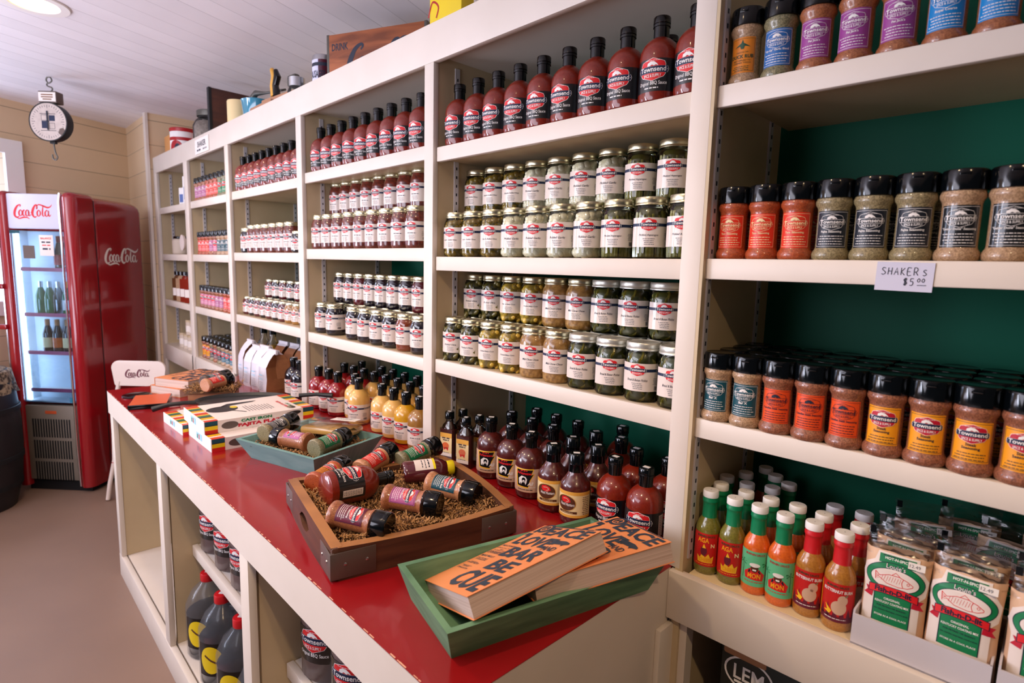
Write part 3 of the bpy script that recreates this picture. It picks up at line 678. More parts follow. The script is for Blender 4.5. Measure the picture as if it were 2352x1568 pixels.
# spice shaker
SH = [(0.001, 0.0), (0.0250, 0.0), (0.0280, 0.003), (0.0288, 0.009), (0.0275, 0.014), (0.0246, 0.0185), (0.0240, 0.022), (0.0240, 0.082), (0.0248, 0.086), (0.0278, 0.091), (0.0284, 0.095), (0.0272, 0.099), (0.0262, 0.102)]
SCAP = [(0.0265, 0.1005), (0.0288, 0.1015), (0.0290, 0.104), (0.0288, 0.127), (0.0278, 0.130), (0.0262, 0.131), (0.0235, 0.1302), (0.001, 0.1302)]
def shaker_parts(content, art, fill=None, seg=28, flip=False):
    b = B()
    if fill is None: b.lathe(SH, content, seg, cap=False)
    else:
        f = tz(SH, .024); low = [p for p in SH if p[1] <= fill] + [(f(fill), fill)]; hi = [(f(fill), fill)] + [p for p in SH if p[1] > fill]
        b.lathe(low, content, seg, cap=False); b.lathe([(f(fill) * .97, fill), (0.001, fill)], content, seg, cap=False); b.lathe(hi, 'shaker_clear', seg, cap=False)
    P = [('filled_bottle', b.mesh('filled_bottle'))]
    if art: lb = B(); art.wrap(lb, 0.0240, z0=0.020, rfun=lambda z: 0.0243); P.append(('label', lb.mesh('label')))
    c = B(); c.lathe(SCAP, 'black', seg, cap=False); c.box((0.0, -0.0262, 0.124), (0.014, 0.006, 0.006), 'black', .001); P.append(('cap', c.mesh('cap')))
    return P
def sh_art(bg, ink, name, style='mono', seed=1, name2=None, W=0.050, H=0.0600):
    a = Art(); a.rect(-W / 2, 0, W / 2, H, bg, 0)
    a.frame(-W / 2 + .0012, .0022, W / 2 - .0012, H - .0022, .0005 if style == 'mono' else .0006, ink if style == 'mono' else 'ink', 1)
    y = .0275
    if style: a.shift(badge(0, H - .0185, 0.040, style, L=2, ink=ink), 0, 0)
    if name2:
        a.text(name, 0, .0240, .040, .0042, ink, 2, off=.022); a.text(name2, 0, .0180, .042, .0052, ink, 2, off=.022); y = .0165
    else: a.text(name, 0, .0235, .042, .0046, ink, 2, off=.022); y = .0225
    n = 4 if not name2 else 3
    for i in range(n): a.micro(-.020, .020, y - .0042 * (i + 1), .0011, ink, 2, seed * 7 + i)
    return a

# ---------------------------------------------------------------- fifth bay (sauce bottles, pickles)
def lab(desc, i, where, bay): return '%s, %s from left, %s, %s' % (desc, ORD[i], where, BAY[bay])
BBQ = bottle_parts('bbq', bbq_art(), 0.019)
BBQs = bottle_parts('bbq', bbq_art(), 0.019, sticker=True)
D_BBQ = 'red sauce bottle with black label'
row('sauce_bottle', 'bottle', lerp_list(-1.331, -0.6005, 10), 0.055, S1[4], lambda i: BBQ,
    lambda i: lab(D_BBQ, i, 'top shelf', 4), 'red sauce bottles on the fifth bay top shelf', rz=14)
row('sauce_bottle', 'bottle', [-1.02, -0.93, -0.72], 0.15, S1[4], lambda i: BBQ, lambda i: lab('black-capped red sauce bottle', i, 'behind the front row, top shelf', 4), 'second row of sauce bottles, fifth bay', rz=14)
J_OLV = jar_parts(content='olives', chunks=('olive', 'olive', 'brine_olive'), art=jar_art('Jalapeño Stuffed Olives', seed=2))
J_GAR = jar_parts(content='garlic', chunks=('garlic', 'garlic', 'brine_pale'), art=jar_art('Pickled Garlic', seed=3))
J_ASP = jar_parts(content='asparagus', chunks=('spear', 'asparagus', 'brine_asp'), art=jar_art('Pickled Asparagus', seed=4))
J_OKR = jar_parts(content='okra', chunks=('okra', 'okra', 'brine_okra'), art=jar_art('Pickled Okra', seed=5))
J_CRN = jar_parts(content='corn', chunks=('corn', 'corn', 'brine_corn'), art=jar_art('Pickled Baby Corn', seed=6))
J_CHW = jar_parts(content='chow', art=jar_art('Mild Chow Chow', seed=7))
J_PIC = jar_parts(content='pickles', r=0.0400, chunks=('slice', 'pickle', 'brine_pickle'), lidm='lid_white', lid_r=0.0375, art=jar_art('Bread & Butter Pickles', seed=8))
KN = {'O': ('jar of stuffed green olives', J_OLV), 'G': ('jar of white garlic cloves', J_GAR), 'A': ('jar of pickled asparagus', J_ASP), 'K': ('jar of dark green okra', J_OKR),
      'C': ('jar of yellow baby corn', J_CRN), 'W': ('jar of brown relish', J_CHW), 'P': ('jar of sliced pickles', J_PIC)}
def jars(seq, xs, y, z, where, bay, group, kind='pickle_jar'):
    row(kind, 'jar', xs, y, z, lambda i: KN[seq[i]][1], lambda i: lab(KN[seq[i]][0], i, where, bay), group, rz=22, jit=7)
X10 = [-1.344 + .0822 * i for i in range(10)]
jars('OOOGGGGAAA', X10, 0.062, S2[4], 'front row, second shelf', 4, 'front row of pickle jars, second shelf')
jars('OOOGGGGAAA', [x - .002 for x in X10], 0.145, S2[4], 'back row, second shelf', 4, 'back row of pickle jars, second shelf')
jars('OOOGGGGAA', [x + .004 for x in X10[:9]], 0.135, S2[4] + .1272, 'upper tier, second shelf', 4, 'stacked pickle jars, second shelf')
jars('KKCCWWPPPP', X10, 0.062, S3[4], 'front row, third shelf', 4, 'front row of pickle jars, third shelf')
jars('KKCCWWPPPP', [x - .002 for x in X10], 0.145, S3[4], 'back row, third shelf', 4, 'back row of pickle jars, third shelf')
jars('KKCCWWPPP', [x + .004 for x in X10[:9]], 0.137, S3[4] + .1272, 'upper tier, third shelf', 4, 'stacked pickle jars, third shelf')

# bottles standing on the red counter, fifth bay
def ark_art():
    a = Art(); a.rect(-.05, -.002, .055, .060, 'squash', 0)
    st = [(-.024, .056), (.022, .058), (.017, .044), (.024, .047), (.014, .030), (.010, .012), (-.020, .014), (-.022, .030)]
    cx = sum(p[0] for p in st) / 8; cy = sum(p[1] for p in st) / 8
    a.poly([(cx + (x - cx) * 1.14, cy + (y - cy) * 1.12) for x, y in st], 'flame', 1); a.poly(st, 'label_black', 2)
    a.text('Arkansaw', -.002, .0445, .040, .0075, 'badge_red', 3, off=.02); a.micro(-.014, .010, .0535, .0022, 'badge_red', 3, 6)
    hog = [(-.016, .020), (-.017, .033), (-.008, .041), (.003, .039), (.007, .033), (.006, .024), (.003, .018), (.001, .024), (-.006, .024), (-.009, .018), (-.011, .024), (-.013, .018)]
    a.poly(hog, 'white', 3); a.ell(-.002, .031, .0055, .0065, 'label_black', 4); a.ring(-.002, .031, .0055, .0065, .0008, 'white', 5); a.ell(-.002, .0285, .003, .0022, 'white', 5)
    a.text('All', .016, .017, .018, .009, 'white', 3, shear=.3, off=.03); a.text('natural', .020, .010, .018, .005, 'paper', 3, off=.01)
    a.micro(-.02, .022, .004, .0018, 'label_black', 3, 4); return a
def head_art():
    a = Art(); a.rect(-.052, 0, .058, .062, 'l_cream', 0); a.rect(-.052, .054, .058, .062, 'l_gold', 1); a.rect(-.052, 0, .058, .006, 'l_gold', 1)
    a.ell(-.006, .034, .025, .019, 'brown', 2); a.ring(-.006, .034, .0245, .0185, .0008, 'l_gold', 3)
    a.poly([(-.016, .048), (-.006, .050), (.004, .046), (.007, .038), (-.002, .034), (-.014, .036), (-.018, .041)], 'badge_red', 3); a.stroke([(-.012, .044), (-.003, .045), (.002, .040), (-.004, .037)], .0015, 'squash', 4)
    a.text('Head Hunters', -.002, .0275, .036, .0075, 'white', 4, shear=.2, off=.01); a.rect(-.024, .0095, .022, .0150, 'brown', 2); a.text('Barbecue Sauce', -.001, .0108, .040, .0030, 'l_cream', 3)
    for i in range(10): a.micro(.034, .054, .008 + i * .0045, .0015, 'brown', 2, i)
    return a
def flask_art(): 
    a = Art(); a.rect(-.021, 0, .021, .072, 'l_cream', 0); a.rect(-.021, .058, .021, .072, 'l_gold', 1); a.rect(-.021, .0, .021, .010, 'paper', 1)
    a.micro(-.015, .015, .054, .0045, 'strap', 2, 3).micro(-.013, .013, .048, .0035, 'strap', 2, 5); a.ell(-.001, .033, .012, .010, 'hot_orange', 2); a.poly([(-.010, .026), (-.006, .018), (.0, .024), (.007, .017), (.009, .028)], 'badge_red', 2); a.micro(-.015, .015, .010, .002, 'grey_txt', 2, 8); return a
ARK = bottle_parts('bbq_dark', ark_art(), 0.022, sticker=True); 
HHB = [(0.001, 0), (0.031, 0), (0.0355, 0.005), (0.0365, 0.012), (0.0365, 0.088), (0.034, 0.097), (0.026, 0.107), (0.019, 0.118), (0.0165, 0.130)]
HHC = [(0.0185, 0.122), (0.0185, 0.140), (0.0190, 0.141), (0.0185, 0.143), (0.0185, 0.163), (0.017, 0.165), (0.001, 0.165)]
HEAD = bottle_parts('bbq_dark', head_art(), 0.020, prof=HHB, cap=HHC, r=.0365, sticker=True)
def flask_parts():
    b = B(); b.prism([(x * .027, y * .0185) for x, y in ((-1, -.7), (-.8, -1), (.8, -1), (1, -.7), (1, .7), (.8, 1), (-.8, 1), (-1, .7))], 0, .098, 'sauce_brown')
    b.lathe([(.0255, .098), (.022, .108), (.014, .116), (.0115, .122), (.0115, .134)], 'jar_glass', 20, cap=False, sy=.75); b.lathe([(.020, .098), (.010, .118), (.001, .120)], 'sauce_brown', 16, cap=False, sy=.72)
    l_ = B(); flask_art().flat(l_, Matrix(((1, 0, 0, 0), (0, 0, -1, -.0186), (0, 1, 0, .014), (0, 0, 0, 1))))
    c = B(); c.lathe([(.0145, .128), (.0145, .148), (.013, .150), (.001, .150)], 'black', 18, cap=False)
    s_ = B(); s_.box((0, 0, .1506), (.012, .009, .0005), 'white')
    return [('filled_glass', b.mesh('filled_glass')), ('label', l_.mesh('label')), ('cap', c.mesh('cap')), ('price_sticker', s_.mesh('price_sticker'))]
FL = flask_parts()
for i, (x, y) in enumerate(((-1.357, .052), (-1.272, .048), (-1.352, .100), (-1.266, .094))):
    thing('hot_sauce_flask', ('flat dark sauce flask with orange-topped label, %s of the front pair on the counter', 'black-capped sauce flask standing behind the %s flat flask with orange-topped label')[i // 2] % (('left', 'right') if i < 2 else ('left', 'right'))[i % 2], 'bottle', FL, loc=(x, y, ZC), rz=R_(18), group='flat sauce flasks on the counter')
def on_counter(lst, parts_, desc, group, rz=18, name='sauce_bottle'):
    for i, (x, y, wh) in enumerate(lst): thing(name, '%s, %s' % (desc, wh), 'bottle', parts_, loc=(x, y, ZC), rz=R_(rz + random.uniform(-9, 9)), group=group)
on_counter([(-1.172, .058, 'leftmost of three in front'), (-1.085, .056, 'middle of three in front'), (-.999, .044, 'rightmost of three in front'), (-1.18, .146, 'second row, leftmost'), (-1.09, .141, 'second row, middle'), (-1.006, .137, 'second row, rightmost'),
            (-1.16, .232, 'back row, leftmost'), (-1.075, .226, 'back row, middle'), (-.99, .222, 'back row, rightmost')], ARK, 'brown sauce bottle with black hog label', 'brown sauce bottles with hog label', 24)
on_counter([(-.905, .026, 'front left one of the pair'), (-.822, .014, 'front right one of the pair'), (-.912, .108, 'second row left'), (-.828, .104, 'second row middle'), (-.905, .195, 'back row left')], HEAD, 'dark sauce bottle with tan oval label', 'dark sauce bottles with tan label', 20)
on_counter([(-.738, .052, 'front left one on the counter'), (-.652, .046, 'front right one beside the post'), (-.742, .142, 'second row left on counter'), (-.654, .140, 'second row right on counter'), (-.82, .19, 'back row beside green wall'), (-.88, .28, 'deepest one before green wall')], BBQs, 'big red sauce bottle with shop badge', 'red badge bottles on the counter', 14)

# ---------------------------------------------------------------- fourth bay
row('sauce_bottle', 'bottle', lerp_list(-2.195, -1.515, 9), 0.055, S1[3], lambda i: BBQ,
    lambda i: lab(D_BBQ, i, 'top shelf', 3), 'red sauce bottles on the fourth bay top shelf', rz=20)
WA = [white_art(20 + i, 0.14) for i in range(2)]
J_SAL = jar_parts(H=.133, content='salsa', art=WA[0]); J_JAM = jar_parts(H=.122, content='jam', art=WA[1], lab=(.022, .080)); J_PLM = jar_parts(H=.122, content='jam_plum', art=WA[1], lab=(.022, .080)); J_AMB = jar_parts(H=.122, content='jam_amber', art=WA[1], lab=(.022, .080))
KN.update({'S': ('jar of red salsa', J_SAL), 'J': ('jar of black jam', J_JAM), 'M': ('jar of plum jam', J_PLM), 'B': ('jar of amber jelly', J_AMB)})
X9 = lerp_list(-2.222, -1.548, 9)
jars('SSSSSSSSS', X9, .062, S2[3], 'front row, second shelf', 3, 'front row of salsa jars', 'salsa_jar')
jars('SSSSSSSS', lerp_list(-2.222, -1.60, 8), .145, S2[3], 'back row, second shelf', 3, 'back row of salsa jars', 'salsa_jar')
jars('SSSSSSSS', lerp_list(-2.215, -1.632, 8), .137, S2[3] + .1332, 'upper tier, second shelf', 3, 'stacked salsa jars', 'salsa_jar')
jars('JJJJJJBJ', [-2.215, -2.118, -1.955, -1.868, -1.782, -1.697, -1.610, -1.525], .066, S3[3], 'front row, third shelf', 3, 'front row of jam jars', 'jam_jar')
jars('JJJJJJJJ', lerp_list(-2.205, -1.60, 8), .150, S3[3], 'back row, third shelf', 3, 'back row of jam jars', 'jam_jar')
jars('JJMJJJJM', lerp_list(-2.200, -1.63, 8), .142, S3[3] + .1222, 'upper tier, third shelf', 3, 'stacked jam jars', 'jam_jar')
WB = Art().shift(white_art(31, .15), 0, 0)
def wb(c): return bottle_parts(c, WB, .017, sticker=True)
WBR, WBH, WBM, WBD, WBK = wb('sauce_red'), wb('honey_mustard'), wb('mustard'), wb('mustard_dark'), wb('jam')
on_counter([(-2.207, .032, 'leftmost'), (-2.126, .036, 'middle one'), (-2.047, .035, 'rightmost')], WBR, 'crimson sauce bottle with white label', 'crimson sauce bottles', 26)
on_counter([(-1.972, .068, 'half hidden behind the foremost one'), (-1.889, .038, 'foremost, beside the crimson bottles'), (-1.748, .052, 'beside the gap in the front row'), (-1.665, .048, 'just left of the bright yellow bottle')], WBH, 'pale honey mustard bottle with white label', 'pale mustard bottles', 26)
on_counter([(-1.585, .045, 'near the post')], WBM, 'bright yellow mustard bottle with white label', None, 26)
on_counter([(-1.505, .045, 'right against the post')], WBD, 'tan mustard bottle with white label', None, 26)
for r_, (y, xs, mt) in enumerate(((.150, [-2.215, -2.135, -2.05, -1.968, -1.884, -1.80, -1.717, -1.634, -1.55, -1.468], 'RRRHHHHMDD'), (.233, [-2.215, -2.05, -1.985 + .02, -1.88, -1.795, -1.71, -1.625, -1.54], 'RRHHHHMD'))):
    for i, x in enumerate(xs):
        thing('sauce_bottle', 'black-capped %s bottle, %s from left in the %s row behind, fourth bay' % ({'R': 'crimson sauce', 'H': 'pale mustard', 'M': 'yellow mustard', 'D': 'tan mustard'}[mt[i]], ORD[i], ('first', 'second')[r_]), 'bottle',
              dict(R=WBR, H=WBH, M=WBM, D=WBD)[mt[i]], loc=(x, y, ZC), rz=R_(25), group='bottles behind the front row, fourth bay')

# ---------------------------------------------------------------- third bay
row('sauce_bottle', 'bottle', lerp_list(-3.048, -2.385, 9), 0.055, S1[2], lambda i: BBQ, lambda i: lab(D_BBQ, i, 'top shelf', 2), 'red sauce bottles on the third bay top shelf', rz=26)
jars('JSSSSSS', [-3.03, -2.945, -2.86, -2.772, -2.68, -2.59, -2.50], .062, S2[2], 'second shelf', 2, 'jars on the third bay second shelf', 'salsa_jar')
j_sm = jar_parts(H=.092, r=.0345, content='jam', art=jar_art('', W=.105, H=.046, seed=44, left=.034), lab=(.014, .06)); j_sg = jar_parts(H=.092, r=.0345, content='mustard_dark', art=jar_art('', W=.105, H=.046, seed=44, left=.034), lab=(.014, .06)); j_sr = jar_parts(H=.092, r=.0345, content='jam_plum', art=jar_art('', W=.105, H=.046, seed=44, left=.034), lab=(.014, .06))
KN.update({'1': ('small jar of dark jam', j_sm), '2': ('small jar of golden relish', j_sg), '3': ('small jar of plum jelly', j_sr)})
thing('syrup_bottle', 'little pale-labelled bottle at the right end, second shelf, third bay', 'bottle', j_sm, loc=(-2.425, .06, S2[2]), rz=R_(30))
jars('3131313221', lerp_list(-3.09, -2.41, 10)[:10], .078, S3[2], 'front row, third shelf', 2, 'front row of small jars', 'jelly_jar')
jars('1111111', lerp_list(-2.98, -2.46, 7), .155, S3[2], 'back row, third shelf', 2, 'back row of small jars', 'jelly_jar')
jars('3131331', lerp_list(-2.97, -2.44, 7), .148, S3[2] + .0922, 'upper tier, third shelf', 2, 'stacked small jars', 'jelly_jar')
def coffee_bag(wd=.082, dp=.105, h=.195, lean=0.0, seed=1, front='bag_white', side='kraft', collar='bag_white'):
    r = random.Random(seed); n = 6; P = []
    # rings of 8 points from the base up to the folded top
    prof = [(0, .92, .95), (.02, 1, 1), (.35 * h, 1.02, 1.0), (.62 * h, .99, .97), (.78 * h, .96, .80), (.90 * h, .98, .42), (.97 * h, 1.0, .14), (h, 1.0, .10)]
    V = []
    for z, kx, ky in prof:
        for (ax, ay) in ((-1, -1), (-.3, -1.02), (.3, -1.0), (1, -1), (1, 0), (1, 1), (0, 1), (-1, 1), (-1, 0)):
            g = .55 if (abs(ax) == 1 and ay == 0 and z > .5 * h) else 1
            jx, jy = r.uniform(-.0025, .0025), r.uniform(-.003, .003)
            V.append((ax * wd / 2 * kx * (g if z > .6 * h else 1) + jx, ay * dp / 2 * ky + jy + lean * z * .2, z))
    fr, sd = B(), B(); m_ = 9
    for j in range(len(prof) - 1):
        for i in range(m_):
            k = (i + 1) % m_; q = [V[j * m_ + i], V[j * m_ + k], V[(j + 1) * m_ + k], V[(j + 1) * m_ + i]]
            tgt = front if (i < 3 or j >= 5) else side
            fr.add(q, [(0, 1, 2, 3)], tgt if j < 5 else collar, True)
    fr.add([V[i] for i in range(m_)], [list(range(m_))[::-1]], side); fr.add([V[(len(prof) - 1) * m_ + i] for i in range(m_)], [list(range(m_))], collar)
    fold = B(); fold.box((0, lean * h * .2 - dp * .05, h - .008), (wd * 1.04, .014, .022), collar, .003)
    lb = B(); a = Art(); a.text('COFFEE', 0, .066, wd * .5, .009, 'skyblue', 1, off=.01)
    for i in range(6): a.micro(-wd * .35, wd * .35, .055 - i * .007, .0018, 'grey_txt', 1, seed + i)
    a.rect(-wd * .2, .086, wd * .22, .090, 'skyblue', 1)
    a.flat(lb, Matrix(((1, 0, 0, 0), (0, 0, -1, -dp / 2 - .004), (0, 1, 0, 0), (0, 0, 0, 1))))
    return [('bag_body', fr.mesh('bag_body', 30)), ('folded_top', fold.mesh('folded_top')), ('print', lb.mesh('print'))]
bw = ['leftmost, beside the post', 'second from left', 'third from left', 'rightmost, with its brown side showing']
for i, (x, y) in enumerate(((-2.885, .005), (-2.785, -.005), (-2.682, -.008), (-2.575, -.012))):
    thing('coffee_bag', 'white fronted kraft paper coffee bag, %s' % bw[i], 'bag', coffee_bag(seed=i + 3, h=(.205, .19, .2, .195)[i], lean=(.1, .2, .3, .2)[i]), loc=(x, y, ZC), rz=R_((-4, 2, 5, 2)[i]), group='coffee bags on the counter')
for i, (x, y) in enumerate(((-2.78, .13), (-2.67, .14), (-2.555, .14), (-2.45, .13))):
    thing('coffee_bag', 'kraft coffee bag standing behind the front bags, %s from left' % ORD[i], 'bag', coffee_bag(seed=i + 13, front='kraft', h=.20), loc=(x, y, ZC), rz=R_(6), group='coffee bags in the back row')
KB = wb('jam')
on_counter([(-2.470, .040, 'left one of the two beside the post'), (-2.388, .032, 'right one of the two beside the post')], KB, 'nearly black sauce bottle with white label', 'near-black bottles beside the post', 30)
oil = lambda c: [('glass', (lambda q: (q.lathe([(0.001, 0), (.036, 0), (.038, .006), (.038, .15), (.030, .175), (.016, .20), (.015, .235)], 'jar_glass', 20, cap=False), q.lathe([(.034, .004), (.034, .15), (.027, .170), (.001, .172)], c, 18, cap=False), q)[-1])(B())), ('cap', (lambda q: (q.lathe([(.0175, .225), (.0175, .248), (.001, .249)], 'black', 16, cap=False), q)[-1])(B()))]
thing('oil_bottle', 'tall clear bottle with black cap behind the leftmost coffee bag', 'bottle', oil('sp_tan'), loc=(-2.975, .10, ZC), group='tall black-capped bottles')
thing('oil_bottle', 'tall bottle of golden oil with black cap behind the coffee bags', 'bottle', oil('mustard'), loc=(-2.895, .115, ZC), group='tall black-capped bottles')

# ---------------------------------------------------------------- second bay: rows of shakers
def simple_sh(content, bg, ink, badge_=True, seed=1):
    a = Art(); a.rect(-.026, 0, .026, .060, bg, 0); a.frame(-.0245, .002, .0245, .058, .0006, ink, 1)
    a.shift(badge(0, .041, .038, 'red' if badge_ else 'mono', L=2, ink=ink, full=False), 0, 0); a.text('Seasoning', 0, .022, .038, .0045, ink, 2, off=.02)
    for i in range(3): a.micro(-.02, .02, .016 - i * .004, .0012, ink, 2, seed + i)
    return shaker_parts(content, a, seg=20)
PK = simple_sh('sp_brown', 'l_pink', 'white', False); OR = simple_sh('sp_orange', 'l_orangered', 'white', False); GR = simple_sh('sp_green', 'l_green', 'white'); RD = simple_sh('sp_orange', 'l_red', 'white', False)
TL = simple_sh('sp_tan', 'l_teal', 'white', False); MR = simple_sh('sp_brown', 'l_maroon', 'white'); PU = simple_sh('sp_rub', 'pinklab', 'white'); BK = simple_sh('sp_grey', 'l_navy', 'white'); AZ = simple_sh('sp_tan', 'tealblk', 'white'); YE = simple_sh('sp_rub', 'l_yellow', 'ink')
def shakers(seq, key, y, z, where, bay, x0, dx, group, five=False, rz=24):
    row('spice_shaker', 'shaker', [x0 + dx * i for i in range(len(seq))], y, z, lambda i: key[seq[i]][1], lambda i: lab(key[seq[i]][0], i, where, bay), group, rz=rz, jit=6, five=five)
K2 = {'p': ('spice shaker with purple label', PK), 'o': ('spice shaker with orange label', OR), 'g': ('spice shaker with green label', GR), 'r': ('spice shaker with red label', RD), 't': ('spice shaker with teal label', TL),
      'm': ('spice shaker with maroon label', MR), 'u': ('spice shaker with pink label', PU), 'k': ('spice shaker with black label', BK), 'a': ('spice shaker with blue-green label', AZ), 'y': ('spice shaker with yellow label', YE)}
shakers('pppoooggg', K2, .048, S1[1], 'top shelf', 1, -3.762, .069, 'shakers, top shelf, second bay')
shakers('rroputttt', K2, .048, S2[1], 'second shelf', 1, -3.745, .069, 'shakers, second shelf, second bay')
shakers('uuuupprrr', K2, .048, S3[1], 'third shelf', 1, -3.745, .069, 'shakers, third shelf, second bay')
shakers('yykmkaaar', K2, .050, ZC, 'bottom shelf front row', 1, -3.755, .069, 'shakers, bottom shelf, second bay')
shakers('kkkkkkkkk', K2, .115, ZC, 'bottom shelf second row', 1, -3.755, .069, 'shakers behind, bottom shelf, second bay')
shakers('kkkkkkkkk', K2, .180, ZC, 'bottom shelf third row', 1, -3.755, .069, 'shakers deep on the bottom shelf, second bay')

# ---------------------------------------------------------------- first bay
def canister(w_, h, m, bandm, cap=None):
    b = B(); b.box((0, 0, h / 2), (w_, w_ * .7, h), m, .004); s_ = B(); s_.box((0, -w_ * .35 - .0006, h * .4), (w_ * .8, .001, h * .45), bandm); return [('carton', b), ('label', s_)]
thing('soap_box', 'small white carton with blue label on the top shelf, far-left bay', 'box', canister(.09, .11, 'white', 'soap_blue'), loc=(-4.12, .08, S1[0]), rz=R_(20))
thing('soap_box', 'taller white carton with blue label on the top shelf, far-left bay', 'box', canister(.12, .17, 'white', 'soap_blue'), loc=(-4.00, .09, S1[0]), rz=R_(20))
cj = jar_parts(H=.12, r=.055, content='linen', lidm='black')
thing('candle_jar', 'squat pale jar with wide black lid, second shelf, far-left bay', 'jar', cj, loc=(-4.36, .09, S2[0]))
b = B(); b.blob((0, 0, .145), (.10, .055, .145), 'linen', 2); b2 = B(); b2.lathe([(.001, 0), (.045, 0), (.05, .01), (.05, .014), (.001, .016)], 'flour_white', 24, T=Matrix.Translation((-.03, -.07, .075)) @ Matrix.Rotation(R_(90), 4, 'X'))
thing('linen_bag', 'rounded cream cloth bag with round tag, second shelf, far-left bay', 'bag', [('bag_body', b), ('round_tag', b2)], loc=(-4.11, .12, S2[0]))
for i, (x, c) in enumerate(((-4.34, 'syrup_brown'), (-4.25, 'sp_tan'), (-4.16, 'syrup_red'), (-4.06, 'syrup_red'))):
    b = B(); b.prism([(u * .042, v * .03) for u, v in ((-1, -.6), (-.7, -1), (.7, -1), (1, -.6), (1, .6), (.7, 1), (-.7, 1), (-1, .6))], 0, .15, c); b.lathe([(.038, .15), (.030, .165), (.024, .170), (.024, .175)], c, 16, cap=False, sy=.72)
    l_ = B(); l_.box((0, -.0306, .06), (.05, .0008, .05), 'paper'); c_ = B(); c_.lathe([(.028, .172), (.028, .195), (.001, .196)], 'black', 18, cap=False)
    thing('syrup_jug', '%s flat jug with black lid, %s from left, third shelf, far-left bay' % (('brown', 'tan', 'red-brown', 'dark red')[i], ORD[i]), 'jug', [('filled_jug', b), ('label', l_), ('cap', c_)], loc=(x, .06, S3[0]), rz=R_(25), group='flat jugs in the far-left bay')
tinp = lambda: [('tin_body', (lambda q: (q.lathe([(.001, 0), (.036, 0), (.036, .085), (.001, .085)], 'linen', 20, cap=False), q)[-1])(B())), ('label', (lambda q: (q.lathe([(.0366, .02), (.0366, .06)], 'paper', 20, cap=False), q)[-1])(B())), ('lid', (lambda q: (q.lathe([(.037, .083), (.037, .096), (.001, .097)], 'cream_panel', 20, cap=False), q)[-1])(B()))]
TP = [(n_, b_.mesh(n_)) for n_, b_ in tinp()]
for i, (x, z) in enumerate(((-4.30, 0), (-4.20, 0), (-4.11, 0), (-4.02, 0), (-4.15, .0972), (-4.06, .0972), (-3.97, .0972))):
    thing('small_canister', 'small cream canister, %s %s, far-left bay' % (ORD[i] + ' from left' if i < 4 else ORD[i - 4] + ' in the upper tier', 'on the bottom shelf'), 'canister', TP, loc=(x, .07 if i < 4 else .075, ZC + z), group='cream canisters in the far-left bay')

# ---------------------------------------------------------------- rightmost unit
a_duck = Art().rect(-.022, 0, .022, .060, 'l_duck', 0); a_duck.frame(-.0205, .0025, .0205, .0575, .0005, 'duck_green', 1)
a_duck.poly([(0, .056), (.002, .050), (.0135, .043), (.004, .045), (.002, .040), (-.002, .040), (-.004, .045), (-.0135, .043), (-.002, .050)], 'duck_green', 2)
a_duck.text('Cupp\'d Up Calls', 0, .033, .034, .003, 'duck_green', 2); a_duck.text('DUCK RUB', 0, .0245, .038, .0062, 'duck_green', 2, off=.02)
for i, t in enumerate(('BEST APPLIED TO', 'CLEANED THIGHS')): a_duck.text(t, 0, .0195 - .004 * i, .034, .0026, 'duck_green', 2)
for i in range(3): a_duck.micro(-.016, .016, .010 - .003 * i, .0011, 'duck_green', 2, i)
K5 = {'d': ('shaker with orange duck label', shaker_parts('sp_tan', a_duck)),
      'b': ('shaker of green blend with blue label', shaker_parts('sp_green', sh_art('l_blue', 'white', '"Up Up" Garlic Blend', seed=2))),
      'f': ('shaker with purple label', shaker_parts('sp_brown', sh_art('l_purple', 'white', 'Fat Jack\'s', seed=3))),
      'c': ('shaker with bright blue label', shaker_parts('sp_brown', sh_art('l_azure', 'white', 'Royal Coarse', seed=4))),
      't': ('shaker with red-orange label', shaker_parts('sp_orange', sh_art('l_orangered', 'l_cream', 'Taco Seasoning', seed=5))),
      'j': ('greyish spice shaker with black label', shaker_parts('sp_grey', sh_art('l_navy', 'white', 'Fajita Seasoning', seed=6))),
      'g': ('tan spice shaker with black label', shaker_parts('sp_tan', sh_art('label_black', 'white', '"Getter Done" Seasoning', seed=7))),
      'x': ('shaker with dark teal label', shaker_parts('sp_tan', sh_art('l_teal', 'white', 'Bar X', seed=8))),
      's': ('shaker with black-printed orange label', shaker_parts('sp_rub', sh_art('l_orange', 'ink', 'Canadian Steak Seasoning', seed=9))),
      'y': ('shaker with yellow label and red badge', shaker_parts('sp_rub', sh_art('l_yellow', 'ink', 'Steak', style='crimson', seed=10, name2='Seasoning')))}
shakers('dbfffccc', K5, .052, 1.785, 'top shelf', 5, .0555, .0588, 'shakers on the top shelf, rightmost unit', five=True, rz=6)
shakers('tttjjjgggg', K5, .052, 1.4765, 'second shelf', 5, .0555, .0565, 'shakers on the second shelf, rightmost unit', five=True, rz=6)
shakers('tttjjj', K5, .125, 1.4765, 'second shelf back row', 5, .0565, .0572, 'second row of shakers, second shelf, rightmost unit', five=True, rz=6)
shakers('xxsssyyyyy', K5, .036, 1.170, 'third shelf front row', 5, .0565, .0552, 'shakers on the third shelf, rightmost unit', five=True, rz=6)
for r_ in range(3):
    shakers('xxsssyyyyy', K5, .100 + .062 * r_, 1.170, 'third shelf row %s' % ('two', 'three', 'four')[r_], 5, .0565, .0572, 'shakers behind, third shelf, rightmost unit', five=True, rz=6)
def card(wd, h, m='lav_paper'):
    a = Art().rect(0, 0, wd, h, m, 0); return a
a = card(.073, .043)
hw = lambda pts: a.stroke(pts, .0009, 'ink', 2, sm=False)
